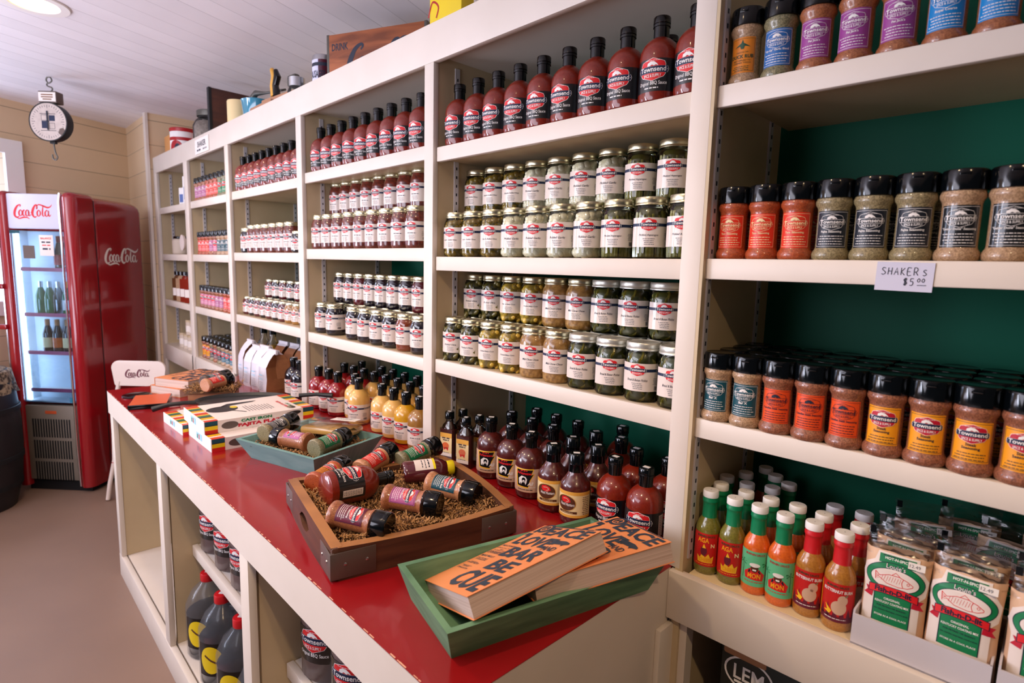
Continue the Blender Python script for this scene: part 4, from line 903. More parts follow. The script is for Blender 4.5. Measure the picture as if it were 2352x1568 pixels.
def letters(a, x, y, h, spec, wd=.0010):
    G = {'S': [[(.8, .9), (.4, 1), (.1, .75), (.5, .5), (.8, .25), (.4, 0), (.0, .1)]], 'H': [[(.1, 1), (.05, 0)], [(.8, 1), (.75, 0)], [(.08, .5), (.78, .5)]], 'A': [[(0, 0), (.5, 1), (.8, 0)], [(.15, .4), (.7, .4)]],
         'K': [[(.1, 1), (.1, 0)], [(.8, 1), (.12, .45), (.8, 0)]], 'E': [[(.8, 1), (.1, 1), (.1, 0), (.8, 0)], [(.1, .5), (.65, .5)]], 'R': [[(.1, 0), (.1, 1), (.6, 1), (.75, .75), (.5, .5), (.1, .48)], [(.4, .48), (.85, 0)]],
         '$': [[(.8, .85), (.4, .9), (.15, .7), (.75, .35), (.5, .1), (.1, .15)], [(.38, 1.05), (.3, -.05)], [(.6, 1.05), (.52, -.05)]], '5': [[(.85, 1), (.25, 1), (.2, .6), (.6, .6), (.75, .3), (.5, .0), (.1, .05)]], 'o': [[(.5, 1), (.1, .7), (.2, .35), (.6, .3), (.8, .7), (.5, 1)]]}
    for ch, k in spec:
        if ch in G:
            for st in G[ch]: a.stroke([(x + px * h * .62 * k, y + py * h * k) for px, py in st], wd, 'ink', 2, sm=len(st) > 3)
        x += h * .78 * k
letters(a, .007, .024, .0105, [('S', 1), ('H', 1), ('A', 1), ('K', 1), ('E', 1), ('R', 1.02), (' ', .4), ('S', .8)])
letters(a, .036, .009, .0105, [('$', 1), ('5', .95)]); letters(a, .0535, .0125, .006, [('o', 1.2), ('o', 1.2)], .0009); a.stroke([(.054, .0095), (.0655, .0098)], .0009, 'ink', 2, sm=False)
b = B(); b.box((.0365, .0006, .0215), (.073, .0008, .043), 'lav_paper'); a.flat(b, Matrix(((1, 0, 0, 0), (0, 0, -1, 0.0), (0, 1, 0, 0), (0, 0, 0, 1))))
P = w5(.3035, .0095, 1.4315); o = single('price_card', b, 'handwritten white price card on the shelf edge under the black-labelled shakers', 'sign', loc=P); o.rotation_euler = (R_(0), R_(1.0), A5)
# little sign on the beam
a = Art().rect(0, 0, .24, .078, 'paper', 0).text('SHAKER', .12, .034, .17, .030, 'ink', 2, off=.02).micro(.035, .105, .014, .009, 'ink', 2, 3).micro(.14, .21, .014, .008, 'grey_txt', 2, 4)
b = B(); b.box((.12, .002, .039), (.24, .004, .078), 'paper'); a.flat(b, Matrix(((1, 0, 0, 0), (0, 0, -1, 0.0), (0, 1, 0, 0), (0, 0, 0, 1))))
single('shelf_sign', b, 'small white printed sign fixed to the top beam above the second bay', 'sign', loc=(-3.62, -.0045, 2.024))

# hot sauce bottles
HS = [(0.001, 0), (.0205, 0), (.0232, .003), (.0238, .008), (.0238, .090), (.0225, .098), (.0185, .107), (.0135, .116), (.0120, .124)]
def hot_parts(content, art, sleeve):
    b = B(); b.lathe(HS, content, 26, cap=False); lb = B(); art.wrap(lb, .0238, z0=.018, rfun=lambda z: .0240)
    s_ = B(); s_.lathe([(.0146, .110), (.0140, .118), (.0134, .140), (.0142, .146), (.0150, .147), (.0150, .151), (.0142, .153), (.0142, .158)], sleeve, 22, cap=False)
    c = B(); c.lathe([(.0148, .156), (.0150, .157), (.0150, .167), (.0140, .169), (.001, .169)], 'white', 22, cap=False)
    return [('filled_glass', b.mesh('filled_glass')), ('label', lb.mesh('label')), ('neck_sleeve', s_.mesh('neck_sleeve')), ('cap', c.mesh('cap'))]
def hot_art(bg, kind):
    a = Art(); a.rect(-.033, 0, .040, .068, bg, 0)
    a.text('BURNIN SAUCE', 0, .0605, .034, .0042, 'duck_green' if kind != 'b' else 'badge_crimson', 2, off=.02)
    if kind == 'a':
        a.text('AGA', -.005, .049, .022, .010, 'l_yellow', 2, off=.03); a.text('N', .013, .040, .008, .008, 'l_cream', 2, off=.03)
        a.poly([(-.014, .008), (-.016, .022), (-.010, .017), (-.006, .026), (0, .019), (.006, .027), (.010, .018), (.016, .023), (.014, .008)], 'flame', 1); a.ell(-.003, .032, .006, .010, 'l_maroon', 2); a.poly([(-.006, .038), (-.003, .047), (.001, .038)], 'flame', 3)
        a.text('CHEESE', .001, .010, .024, .008, 'l_yellow', 2, off=.03); a.micro(-.02, .02, .004, .0014, 'l_yellow', 2, 3)
    elif kind == 'b':
        for sx in (-.022, .021): a.stroke([(sx, .012), (sx + .001, .034), (sx - .001, .044)], .0012, 'l_green', 1); [a.poly([(sx, .044), (sx + .008 * math.cos(t), .044 + .006 * math.sin(t)), (sx + .009 * math.cos(t + .35), .043 + .006 * math.sin(t + .35))], 'l_green', 1) for t in (.2, 1.3, 2.6, 3.6, 5.4)]
        a.poly([(-.016, .014), (-.018, .026), (-.006, .036), (.008, .034), (.018, .024), (.015, .012)], 'badge_red', 1); a.ell(0, .036, .0065, .008, 'brown', 2); a.ell(0, .042, .009, .004, 'white', 3); a.poly([(-.009, .034), (-.012, .022), (-.006, .030)], 'ink', 3); a.poly([(.008, .034), (.012, .023), (.006, .030)], 'ink', 3); a.rect(-.003, .031, .003, .034, 'white', 3)
        a.text('MON', 0, .016, .022, .010, 'l_yellow', 3, off=.03); a.micro(-.018, .018, .008, .0014, 'badge_red', 2, 4)
    else:
        a.text('BUTTERNUT BURN', .001, .0515, .046, .0056, 'white', 2, off=.03)
        a.rect(-.033, 0, .040, .010, 'l_maroon', 1); [a.poly([(-.026 + i * .0105, .008), (-.023 + i * .0105, .026 + (i % 2) * .006), (-.018 + i * .0105, .008)], 'l_maroon', 1) for i in range(6)]
        a.ell(.004, .026, .0115, .0125, 'squash', 2); a.ell(.009, .040, .0075, .009, 'squash', 2); a.stroke([(.012, .047), (.016, .050)], .003, 'sp_green', 3, sm=False)   # plain squash, no face
        a.poly([(-.006, .018), (-.017, .028), (-.013, .018), (-.019, .016), (-.009, .012)], 'flame', 2); a.micro(-.02, .02, .005, .0012, 'white', 2, 5)
        a.rect(-.033, 0, -.028, .064, 'l_yellow', 2)
    a.rect(.035, 0, .040, .068, 'l_yellow', 1); return a
HA = hot_parts('hot_green', hot_art('l_dred', 'a'), 'sleeve_green'); HB = hot_parts('hot_orange', hot_art('l_mint', 'b'), 'sleeve_green'); HC = hot_parts('hot_brown', hot_art('l_dred', 'c'), 'sleeve_red')
HN = [('green-sleeved hot sauce bottle with red label', HA), ('green-sleeved orange hot sauce bottle', HB), ('red-sleeved hot sauce bottle', HC)]
fr = [(.034, .045, 0), (.086, .043, 0), (.135, .043, 1), (.184, .038, 1), (.231, .042, 2), (.283, .036, 2)]
bk = [(.032, .096, 0), (.024, .147, 0), (.041, .200, 0), (.073, .137, 0), (.086, .088, 0), (.064, .262, 1), (.094, .232, 1), (.127, .201, 1), (.112, .157, 1), (.137, .094, 1), (.186, .098, 1), (.231, .093, 2), (.237, .148, 2), (.286, .152, 2), (.294, .090, 2)]
# keep neighbours one bottle apart
pts = [[x, y, k] for x, y, k in fr + bk]
for _ in range(60):
    for i in range(len(pts)):
        for j in range(i + 1, len(pts)):
            dx, dy = pts[j][0] - pts[i][0], pts[j][1] - pts[i][1]; d = math.hypot(dx, dy)
            if d < .0492:
                q = (.0493 - d) / 2 / d; fi = 0 if i < 6 else 1; fj = 0 if j < 6 else 1; tot = (fi + fj) or 2
                pts[i][0] -= dx * q * 2 * (fi or (0.5 if tot == 2 and not fj else 0)) / tot * 1; pts[i][1] -= dy * q * 2 * fi / tot
                pts[j][0] += dx * q * 2 * (fj or (0.5 if tot == 2 and not fi else 0)) / tot * 1; pts[j][1] += dy * q * 2 * fj / tot
pts = pts[:6] + sorted(pts[6:])
for i, (x, y, k) in enumerate(pts):
    lb_ = '%s, %s from left in front' % (HN[k][0], ORD[i]) if i < 6 else '%s, %s from left behind them' % (HN[k][0], (ORD + ['fifteenth'])[i - 6])
    thing('hot_sauce_bottle', lb_, 'bottle', HN[k][1], loc=w5(.0535 + (x - .034) * .965, y, ZC - .004), rz=A5 + R_(12 + random.uniform(-5, 5)), group='hot sauce bottles with white caps')

# ---------------------------------------------------------------- bags of fish coating in white trays, rightmost unit
def pouch(seed, wd=.090, h=.190, th=.044, art=None):
    r = random.Random(seed); nx, nz = 14, 16
    def grid(k, kx, z0, z1, sgn, mt, b, film=False):
        vs = []
        for j in range(nz + 1):
            t = j / nz; z = z0 + (z1 - z0) * t
            for i in range(nx + 1):
                u = -1 + 2 * i / nx; full = th / 2 * math.sqrt(max(0, 1 - abs(u) ** 3.2)) * (min(1, (t * 5 + .25)) if not film else 1)
                top = 1.0 if not film else max(0, 1 - t) ** 1.2
                if not film and t > .82: full *= 1 - (t - .82) * 1.2
                vs.append((u * wd / 2 * kx * (1 - .05 * math.sin(t * 3.1)), sgn * (full * k * top + .0006) + r.uniform(-.0006, .0006) * (3 if film else 1), z + r.uniform(-.001, .001)))
        fs = [(j * (nx + 1) + i, j * (nx + 1) + i + 1, (j + 1) * (nx + 1) + i + 1, (j + 1) * (nx + 1) + i) for j in range(nz) for i in range(nx)]
        if sgn > 0: fs = [f[::-1] for f in fs]
        b.add(vs, fs, mt, True)
    body = B(); grid(1, 1, .002, h * .82, -1, 'flour', body); grid(1, 1, .002, h * .82, 1, 'flour', body)
    film = B(); grid(.85, 1.02, h * .76, h, -1, 'film', film, True); grid(.85, 1.02, h * .76, h, 1, 'film', film, True)
    film.box((-wd * .43, -.004, h * .955), (.008, .001, .012), 'black'); 
    lb = B(); a = Art()
    W = 'white'; G_ = 'l_green'
    a.poly([(-.040, .004), (.036, .004), (.036, .060), (.042, .066), (.044, .090), (.036, .104), (.030, .107), (.030, .122), (-.026, .122), (-.030, .107), (-.042, .098), (-.045, .080), (-.040, .062)], 'flour_white', 0)
    a.rect(-.025, .010, .025, .062, G_, 1); a.stroke([(-.025, .010), (-.025, .062)], .0012, 'ink', 2, sm=False); a.stroke([(.025, .010), (.025, .062)], .0012, 'ink', 2, sm=False)
    a.poly([(-.024, .105), (.026, .105), (.026, .119), (-.024, .119)], G_, 1); a.text('HOT-N-SPICY', .001, .1115, .038, .0042, W, 2, off=.02); a.micro(-.02, .022, .1165, .0014, 'ink', 2, 3)
    a.ell(0, .083, .0405, .0255, 'ink', 2, 40); a.ell(0, .083, .0395, .0245, G_, 3, 40); a.ell(0, .082, .0335, .0175, 'ink', 4, 36); a.ell(0, .082, .0325, .0165, 'flour_white', 5, 36)
    a.text("Louie's", 0, .0985, .030, .0078, 'ink', 5, off=.05); a.text("Louie's", 0, .0988, .029, .0070, W, 6, off=.0)
    fish = [(-.027, .089), (-.026, .076), (-.0205, .081), (-.010, .0745), (.006, .073), (.018, .075), (.0245, .0785), (.025, .081), (.017, .086), (.006, .0895), (-.008, .089), (-.0205, .084)]
    a.stroke(fish + [fish[0]], .0009, 'badge_red', 7, sm=False); a.stroke([(-.004, .0895), (.001, .0945), (.007, .0895)], .0008, 'badge_red', 7, sm=False); a.ring(.0185, .0815, .0017, .0017, .0006, 'badge_red', 7, 12); a.stroke([(.012, .088), (.010, .081), (.012, .0745)], .0008, 'badge_red', 7)
    for i in range(8): a.stroke([(-.018 + i * .0035, .0775 + .001 * (i % 2)), (-.016 + i * .0035, .0865)], .0004, 'badge_red', 7, sm=False)
    for i in range(3): a.stroke([(-.026, .079 + i * .003), (-.0215, .0825)], .0005, 'badge_red', 7, sm=False)
    a.poly([(-.040, .048), (-.028, .046), (-.026, .060), (-.038, .061), (-.035, .055)], 'badge_crimson', 4); a.poly([(.026, .046), (.042, .044), (.037, .052), (.041, .058), (.027, .060)], 'badge_crimson', 4)
    a.poly([(-.034, .054), (-.015, .057), (.015, .057), (.034, .053), (.034, .066), (.015, .070), (-.015, .070), (-.034, .067)], 'ink', 6); a.poly([(-.033, .055), (-.015, .058), (.015, .058), (.033, .054), (.033, .065), (.015, .069), (-.015, .069), (-.033, .066)], 'badge_red', 7)
    a.text('Fish-n-D-lit', 0, .0585, .056, .0085, 'ink', 8, off=.04)
    for i, (t, hh, mm) in enumerate((('ORIGINAL', .0036, W), ('KENTUCKY COATING MIX', .0036, W), ('FOR FRYING OR BAKING', .0026, 'ink'), ('FISH, CHICKEN, VEGETABLES, CHOPS & MORE', .0024, 'ink'), ('STORE IN A COOL PLACE', .0028, W))):
        a.text(t, 0, .0475 - i * .0062 - (.003 if i == 4 else 0), .046, hh, mm, 3, off=.015)
    def by(x, z):
        u = min(1, abs(x) / (wd / 2)); t = z / (h * .82); f = th / 2 * math.sqrt(max(0, 1 - u ** 3.2)) * min(1, t * 5 + .25)
        if t > .82: f *= 1 - (t - .82) * 1.2
        return -(f + .0014)
    drape(a, lb, lambda x, z, o: (x * .98, by(x, z + .032) - o, z + .032), .008, .012, .00016); me = lb.mesh('front_print')
    st = B(); st.box((.026, by(.024, .145) - .0034, .1445), (.022, .0006, .011), 'paper'); A2 = Art().text('12.49', 0, -.0025, .02, .005, 'grey_txt', 1); A2.flat(st, Matrix(((1, 0, 0, .024), (0, 0, -1, by(.024, .145) - .0037), (0, 1, 0, .1445), (0, 0, 0, 1))))
    return [('filled_pouch', body.mesh('filled_pouch', 60)), ('clear_top', film.mesh('clear_top', 60)), ('front_print', me), ('price_sticker', st.mesh('price_sticker'))]
PCH = pouch(3)
PCB = pouch(9)
# (x along the unit, y, tilt)
def place5(kind, label, cat, parts, x, y, z, rz=0, tilt=0, group=None):
    return thing(kind, label, cat, parts, mw=M5 @ Matrix.Translation((x, y, z)) @ Matrix.Rotation(rz, 4, 'Z') @ Matrix.Rotation(tilt, 4, 'X'), group=group)
def open_tray(w_, d, h, m='carton', t=.003):
    b = B(); b.box((0, 0, t / 2), (w_, d, t), m)
    b.box((0, -d / 2 + t / 2, h / 2), (w_, t, h), m); b.box((0, d / 2 - t / 2, h / 2), (w_, t, h), m); b.box((-w_ / 2 + t / 2, 0, h * .56), (t, d - .002, h * 1.12), m); b.box((w_ / 2 - t / 2, 0, h * .5), (t, d - .002, h), m); return b
for i, (x, wh) in enumerate(((.4125, 'left'), (.5945, 'right'))):
    o = single('display_tray', open_tray(.176, .170, .052), 'plain white cardboard tray holding the coating mix bags, the %s one on the bottom shelf' % wh, 'tray'); o.matrix_world = M5 @ Matrix.Translation((x, .086, ZC - .004))
for i, (x, y, z, rz, ti, lb_) in enumerate(((.371, .034, 0, 3, -6, 'front left in the white tray'), (.4585, .036, 0, -3, -6, 'front right in the white tray'), (.5525, .036, 0, 4, -5, 'at the right picture edge'), (.373, .088, .004, -4, -3, 'second row left'), (.459, .090, .006, 3, -3, 'second row right'), (.553, .092, .004, 3, -3, 'second row at the picture edge'))):
    place5('coating_mix_bag', 'clear bag of fish coating mix with red fish print, %s' % lb_, 'bag', (PCH, PCB)[i % 2], x, y, ZC + z, R_(rz), R_(ti), 'coating mix bags on the bottom shelf')
for i, (x, y, z, rz, ti) in enumerate(((.39, .19, .0, 20, -16), (.49, .20, 0, -12, -12), (.59, .20, 0, 5, -12), (.44, .255, 0, 8, -10), (.55, .26, 0, -8, -10))):
    place5('coating_mix_bag', 'clear coating mix bag leaning behind the trays, %s from left' % ORD[i], 'bag', (PCH, PCB)[i % 2], x, y, ZC + z, R_(rz), R_(ti), 'coating mix bags behind the trays')
# dark carton below
b = B(); b.box((.16, .13, .33), (.32, .26, .645), 'carton_black', .002)
lb = B(); a = Art(); a.ring(.055, .595, .046, .034, .004, 'white', 2); a.text('LEM', .055, .580, .058, .030, 'white', 2, off=.015, fit=True); a.rect(.028, .572, .060, .577, 'white', 2); a.flat(lb, Matrix(((1, 0, 0, 0), (0, 0, -1, 0), (0, 1, 0, .008), (0, 0, 0, 1))))
ho = B(); ho.box((.045, .004, .641), (.085, .012, .022), 'cardboard', .008)
place5('cardboard_carton', 'dark printed carton with a white oval logo on the floor below the hot sauces', 'box', [('carton_body', b), ('printed_logo', lb), ('hand_hole', ho)], .10, .045, .07)


# ---------------------------------------------------------------- things on the red counter
def crinkle(b, inside, n, z0, zr, m1='shred', m2='shred_dark', L=.022, seed=1):
    """inside(r) -> (x, y, z)"""
    r = random.Random(seed)
    for i in range(n):
        x, y, z = inside(r); a = r.uniform(0, 6.28); wd = r.uniform(.0018, .0032); seg = r.randint(3, 6); st = r.uniform(.003, .0055)
        d = Vector((math.cos(a), math.sin(a), r.uniform(-.35, .45))).normalized(); sd = d.cross(Vector((r.uniform(-.4, .4), r.uniform(-.4, .4), 1))).normalized(); up = sd.cross(d)
        P = Vector((x, y, z)); vs = []
        for k in range(seg + 1):
            q = P + up * (.0020 if k % 2 else -.0004); vs += [q - sd * wd / 2, q + sd * wd / 2]; P = P + d * st; d = (d + Vector((r.uniform(-.3, .3), r.uniform(-.3, .3), r.uniform(-.3, .25)))).normalized()
        b.add(vs, [(2 * k, 2 * k + 1, 2 * k + 3, 2 * k + 2) for k in range(seg)], m1 if r.random() < .74 else m2)
    return b
def flared_tray(Lr, Wr, Lb, Wb, h, t, m, m_top=None):
    """long axis x; open box with splayed sides"""
    P = [('tray_bottom', (lambda q: (q.box((0, 0, t / 2), (Lb - .004, Wb - .004, t), m), q)[-1])(B()))]
    for ax in (0, 1):
        for sg in (-1, 1):
            b = B()
            o = [(-Lb / 2, 0), (Lb / 2, 0), (Lr / 2, h), (-Lr / 2, h)] if ax == 0 else [(-Wb / 2, 0), (Wb / 2, 0), (Wr / 2, h), (-Wr / 2, h)]
            e0, e1 = (Wb / 2, Wr / 2) if ax == 0 else (Lb / 2, Lr / 2)
            V = []
            for (u, z) in o:
                e = e0 if z == 0 else e1
                V.append((u, sg * e, z) if ax == 0 else (sg * e, u, z))
            for (u, z) in o:
                e = (e0 if z == 0 else e1) - t; ku = (abs(u) - t) * (1 if u > 0 else -1)
                V.append((ku, sg * e, z) if ax == 0 else (sg * e, ku, z))
            F = [(0, 1, 2, 3), (7, 6, 5, 4), (0, 4, 5, 1), (1, 5, 6, 2), (2, 6, 7, 3), (3, 7, 4, 0)]
            b.add(V, F, m); P.append(('side_board', b))
    return P
# green tray with the two cookbooks
thing('wooden_tray', 'green painted wooden tray with splayed sides holding two orange cookbooks', 'tray', flared_tray(.437, .222, .402, .176, .060, .011, 'tray_green'), loc=(-.669, -.286, ZC), rz=R_(76.2))
def cookbook(th=.036, W=.197, H=.268, far=False):
    """u to the right of the title, v up; local x = v, local -y = u"""
    b = B(); b.box((0, 0, th / 2 - .0008), (H - .004, W - .003, th - .003), 'pages'); P = [('pages', b)]
    c = B(); c.box((0, 0, th - .0006), (H, W, .0009), 'book_orange'); c.box((0, 0, -.0002), (H, W, .0009), 'book_orange'); c.box((0, W / 2 - .0004, th / 2), (H, .0009, th), 'book_orange')
    P.append(('cover', c))
    a = Art(); I = 'book_ink'
    def big(t, x, y, w_, h, off=.035): a.text(t, x * W, y * H, w_ * W, h * H, I, 1, off=off, fit=True)
    big('P', .115, .865, .13, .115); a.ell(.155 * W, .945 * H, .022, .019, I, 1); a.ring(.155 * W, .945 * H, .012, .0115, .0022, 'book_orange', 2); a.stroke([(.155 * W, .945 * H - .0115), (.155 * W, .945 * H + .0115)], .0018, 'book_orange', 2, sm=False); a.stroke([(.115 * W, .922 * H), (.155 * W, .946 * H), (.195 * W, .922 * H)], .0018, 'book_orange', 2, sm=False)
    big('EACE', .62, .84, .70, .135); a.rect(.03 * W, .80 * H, .12 * W, .845 * H, I, 1); a.rect(.14 * W, .985 * H, .9 * W, .995 * H, I, 1)
    big('LOVE', .40, .655, .62, .155); big('AND', .80, .635, .20, .060, .02)
    a.poly([(.66 * W, .745 * H), (.64 * W, .775 * H), (.72 * W, .790 * H), (.84 * W, .792 * H), (.93 * W, .772 * H), (.95 * W, .750 * H), (.89 * W, .738 * H), (.87 * W, .718 * H), (.85 * W, .738 * H), (.74 * W, .735 * H), (.73 * W, .718 * H), (.70 * W, .735 * H)], I, 1)
    big('BAR', .60, .470, .62, .150); big('BE', .66, .290, .40, .145); big('CUE', .66, .045, .60, .215)
    y = .60
    for t, h, w_ in (('RECIPES,', .024, .24), ('SECRETS, TALL TALES', .014, .28), ('AND', .012, .06), ('OUTRIGHT LIES', .014, .20), ('FROM THE LEGENDS', .014, .24), ('OF BARBECUE', .026, .27), ('', .01, 0), ('MIKE MILLS', .024, .24), ('AND AMY MILLS', .014, .20), ('TUNNICLIFFE', .018, .20), ('', .008, 0), ('FOREWORD BY', .010, .14), ('DANNY MEYER', .017, .22), ('', .008, 0), ('INTRODUCTION BY', .010, .18), ('JEFFREY', .017, .12), ('STEINGARTEN', .017, .20)):
        if t: a.text(t, .165 * W, y * H, w_ * W * 1.1, h * H * 1.0, I, 1, off=.012, fit=True)
        y -= h * 1.28 + .004
    d = B(); a.flat(d, Matrix(((0, 1, 0, -H / 2), (-1, 0, 0, W / 2), (0, 0, 1, th), (0, 0, 0, 1)))); P.append(('cover_print', d))
    return [(n_, q.mesh(n_)) for n_, q in P]
CB = cookbook()
def boxpose(pos, e, dims_t): # centre of the fitted box and euler in degrees
    M = Matrix.Translation(pos) @ Euler([R_(v) for v in e]).to_matrix().to_4x4()
    return M @ Matrix.Translation((0, 0, -dims_t / 2))
thing('cookbook', 'orange cookbook with big dark letters lying on top of the other in the green tray', 'book', CB, mw=boxpose((-.6751, -.328, .9265), (-20.8, -9.2, 78.2), .0356), group='cookbooks in the green tray')
M2 = Euler([R_(v) for v in (-11.07, -6.67, 66.25)]).to_matrix()
e2 = Vector((-.6492, -.1873, .9148)) + M2 @ Vector((0, -.1225, 0)) + M2 @ Vector((0, .0985, 0))
thing('cookbook', 'orange cookbook underneath, its corner jutting over the green tray towards the post', 'book', CB, mw=boxpose(e2, (-11.07, -6.67, 66.25), .0342), group='cookbooks in the green tray')

# arched wooden tray with straps
def arched_tray(L=.402, W=.402, h=.066, t=.021):
    P = [('tray_bottom', (lambda q: (q.box((0, 0, .005), (L - .02, W - .02, .010), 'tray_wood'), q)[-1])(B()))]
    n = 14
    for sg in (-1, 1):      # boards along x, top edge dipping slightly
        b = B(); vs = []
        for i in range(n + 1):
            u = -1 + 2 * i / n; x = u * (L / 2 - .012); z = h - .006 * (1 - u * u); bow = .004 * (1 - u * u)
            vs += [(x, sg * (W / 2 + bow), 0), (x, sg * (W / 2 + bow), z), (x, sg * (W / 2 - t + bow), z), (x, sg * (W / 2 - t + bow), 0)]
        fs = []
        for i in range(n): a0 = 4 * i; fs += [(a0, a0 + 4, a0 + 5, a0 + 1), (a0 + 2, a0 + 6, a0 + 7, a0 + 3), (a0 + 3, a0 + 7, a0 + 4, a0)]
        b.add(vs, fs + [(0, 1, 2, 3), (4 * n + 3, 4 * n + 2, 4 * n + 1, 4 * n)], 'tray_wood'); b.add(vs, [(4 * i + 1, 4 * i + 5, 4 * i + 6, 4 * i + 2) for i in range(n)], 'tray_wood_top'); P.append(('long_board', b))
    for sg in (-1, 1):      # end boards along y: arched top, bowed outwards, with a hand hole
        b = B(); n2 = 44; xi, xo = sg * (L / 2 - t), sg * L / 2
        col = []
        for i in range(n2 + 1):
            u = -1 + 2 * i / n2; y = u * (W / 2 - .004); zt = h + .012 * (1 - u * u); bw_ = .006 * (1 - u * u) * sg
            hole = abs(u) < .19; hz = .017 * math.sqrt(max(0, 1 - (u / .19) ** 2)) if hole else 0
            col.append((y, zt, bw_, hz))
        for i in range(n2):
            for lo in (0, 1):
                q = []
                for k in (i, i + 1):
                    y, zt, bw_, hz = col[k]; zc_ = .040
                    q.append((y, (0 if lo == 0 else zc_ + hz), (zc_ - hz if lo == 0 else zt), bw_))
                (y0, a0, b0, w0), (y1, a1, b1, w1) = q
                V = [(xo + w0, y0, a0), (xo + w1, y1, a1), (xo + w1, y1, b1), (xo + w0, y0, b0), (xi + w0, y0, a0), (xi + w1, y1, a1), (xi + w1, y1, b1), (xi + w0, y0, b0)]
                b.add(V, [(0, 1, 2, 3), (7, 6, 5, 4)], 'tray_wood')
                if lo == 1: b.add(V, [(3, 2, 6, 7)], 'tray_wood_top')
                if abs(col[i][3]) + abs(col[i + 1][3]) > 0: b.add(V, [(2, 3, 7, 6) if lo == 0 else (0, 1, 5, 4)], 'tray_wood')
        for e_ in (-1, 1): b.box(((xi + xo) / 2, e_ * (W / 2 - .006), h / 2), (t, .012, h), 'tray_wood', .004)
        P.append(('end_board', b))
    for sx in (-1, 1):
        for sy in (-1, 1):
            b = B(); b.box((sx * (L / 2 - .040), sy * (W / 2 + .0028), .031), (.088, .0022, .052), 'strap', .0008); b.box((sx * (L / 2 + .0026), sy * (W / 2 - .034), .031), (.0022, .072, .052), 'strap', .0008)
            b.lathe([(.0040, .005), (.0040, .057)], 'strap', 16, T=Matrix.Translation((sx * (L / 2 - .0008), sy * (W / 2 - .0008), 0)))
            r_ = []
            for k in (0, 1):
                q = B(); q.blob((sx * (L / 2 - .024 - .042 * k), sy * (W / 2 + .0042), .033), (.0035, .002, .0035), 'silver', 1); r_.append(('rivet', q))
                q = B(); q.blob((sx * (L / 2 + .0040), sy * (W / 2 - .022 - .034 * k), .033), (.002, .0035, .0035), 'silver', 1); r_.append(('rivet', q))
            P.append(('metal_strap', b, r_))
    return P
AT = Matrix.Translation((-1.10, -.303, ZC)) @ Matrix.Rotation(R_(78.3), 4, 'Z')
thing('serving_tray', 'dark wooden serving tray with oval hand hole and riveted metal corner straps', 'tray', arched_tray(), mw=AT)
def inside_arch(r):
    x, y = r.uniform(-.172, .172), r.uniform(-.172, .172); return (x, y, .044 + .008 * math.sin(x * 23) * math.cos(y * 19) + r.uniform(-.004, .006) + .012 * max(0, max(abs(x), abs(y)) - .12) / .05)
b = B(); n = 16
V = [((-.18 + .36 * i / n), (-.18 + .36 * j / n), .040 + .007 * math.sin((-.18 + .36 * i / n) * 23) * math.cos((-.18 + .36 * j / n) * 19)) for j in range(n + 1) for i in range(n + 1)]
b.add(V, [(j * (n + 1) + i, j * (n + 1) + i + 1, (j + 1) * (n + 1) + i + 1, (j + 1) * (n + 1) + i) for j in range(n) for i in range(n)], 'shred_dark', True)
crinkle(b, inside_arch, 4200, 0, 0, seed=4)
o = single('shredded_paper', b, 'crinkled brown shredded paper filling the dark wooden serving tray', 'shredded paper', mw=AT); o['kind'] = 'stuff'
def lying(kind, label, cat, parts, p0, p1, z0, z1, L, roll=0.0, group=None):
    """lay an upright template on its side from its base point p0 towards p1"""
    a = Vector((p1[0], p1[1], z1)) - Vector((p0[0], p0[1], z0)); c = (Vector((p0[0], p0[1], z0)) + Vector((p1[0], p1[1], z1))) / 2; a.normalize()
    u = (Vector((.35, -.35, 1)) + a.cross(Vector((0, 0, 1))) * roll); u = (u - a * u.dot(a)).normalized()      # label faces u
    yv = -u; xv = yv.cross(a)
    M = Matrix((( xv.x, yv.x, a.x, 0), (xv.y, yv.y, a.y, 0), (xv.z, yv.z, a.z, 0), (0, 0, 0, 1)))
    return thing(kind, label, cat, parts, mw=Matrix.Translation(c - a * L / 2) @ M, group=group)
def gift(content, bg, ink, name, fill=.088, ln='crimson'): return shaker_parts(content, sh_art(bg, ink, name, style='red', seed=3), fill=fill)
GO = gift('sp_orange', 'l_duck', 'ink', 'Sweet Rub'); GRd = gift('sp_peach', 'l_red', 'white', 'Seasoning'); GG = gift('sp_green', 'l_green', 'white', 'Garlic Blend'); GT = gift('sp_peach', 'l_teal', 'white', 'Sweet Heat Rub', .094)
GP = gift('sp_brown', 'l_pink', 'white', 'Pork Dust', .094); GM = gift('sp_brown', 'l_maroon', 'white', 'Beef Seasoning', .096); GK = shaker_parts('sp_grey', sh_art('l_navy', 'white', 'Seasoning', style='mono', seed=12), fill=.086)
gs = 'gift bottles lying in the wooden tray'
lying('spice_shaker', 'shaker with orange label lying behind the sauce bottle at the wooden tray corner', 'shaker', GO, (-1.262, -.428), (-1.325, -.318), .926, .932, .131, .2, gs)
lying('spice_shaker', 'shaker of pinkish spice with red label lying in the wooden tray', 'shaker', GRd, (-1.275, -.300), (-1.318, -.178), .924, .942, .131, .3, gs)
lying('spice_shaker', 'shaker with green label lying at the back of the wooden tray', 'shaker', GG, (-1.266, -.185), (-1.272, -.060), .924, .944, .131, .2, gs)
BBQL = bottle_parts('bbq', bbq_art(4), 0.019)
lying('sauce_bottle', 'red sauce bottle with black label lying on its side in the wooden tray', 'bottle', BBQL, (-1.172, -.450), (-1.162, -.270), .944, .936, .170, -.1, gs)
SQ = [(0.001, 0), (.027, 0), (.031, .004), (.032, .01), (.032, .088), (.028, .102), (.019, .112), (.018, .118)]
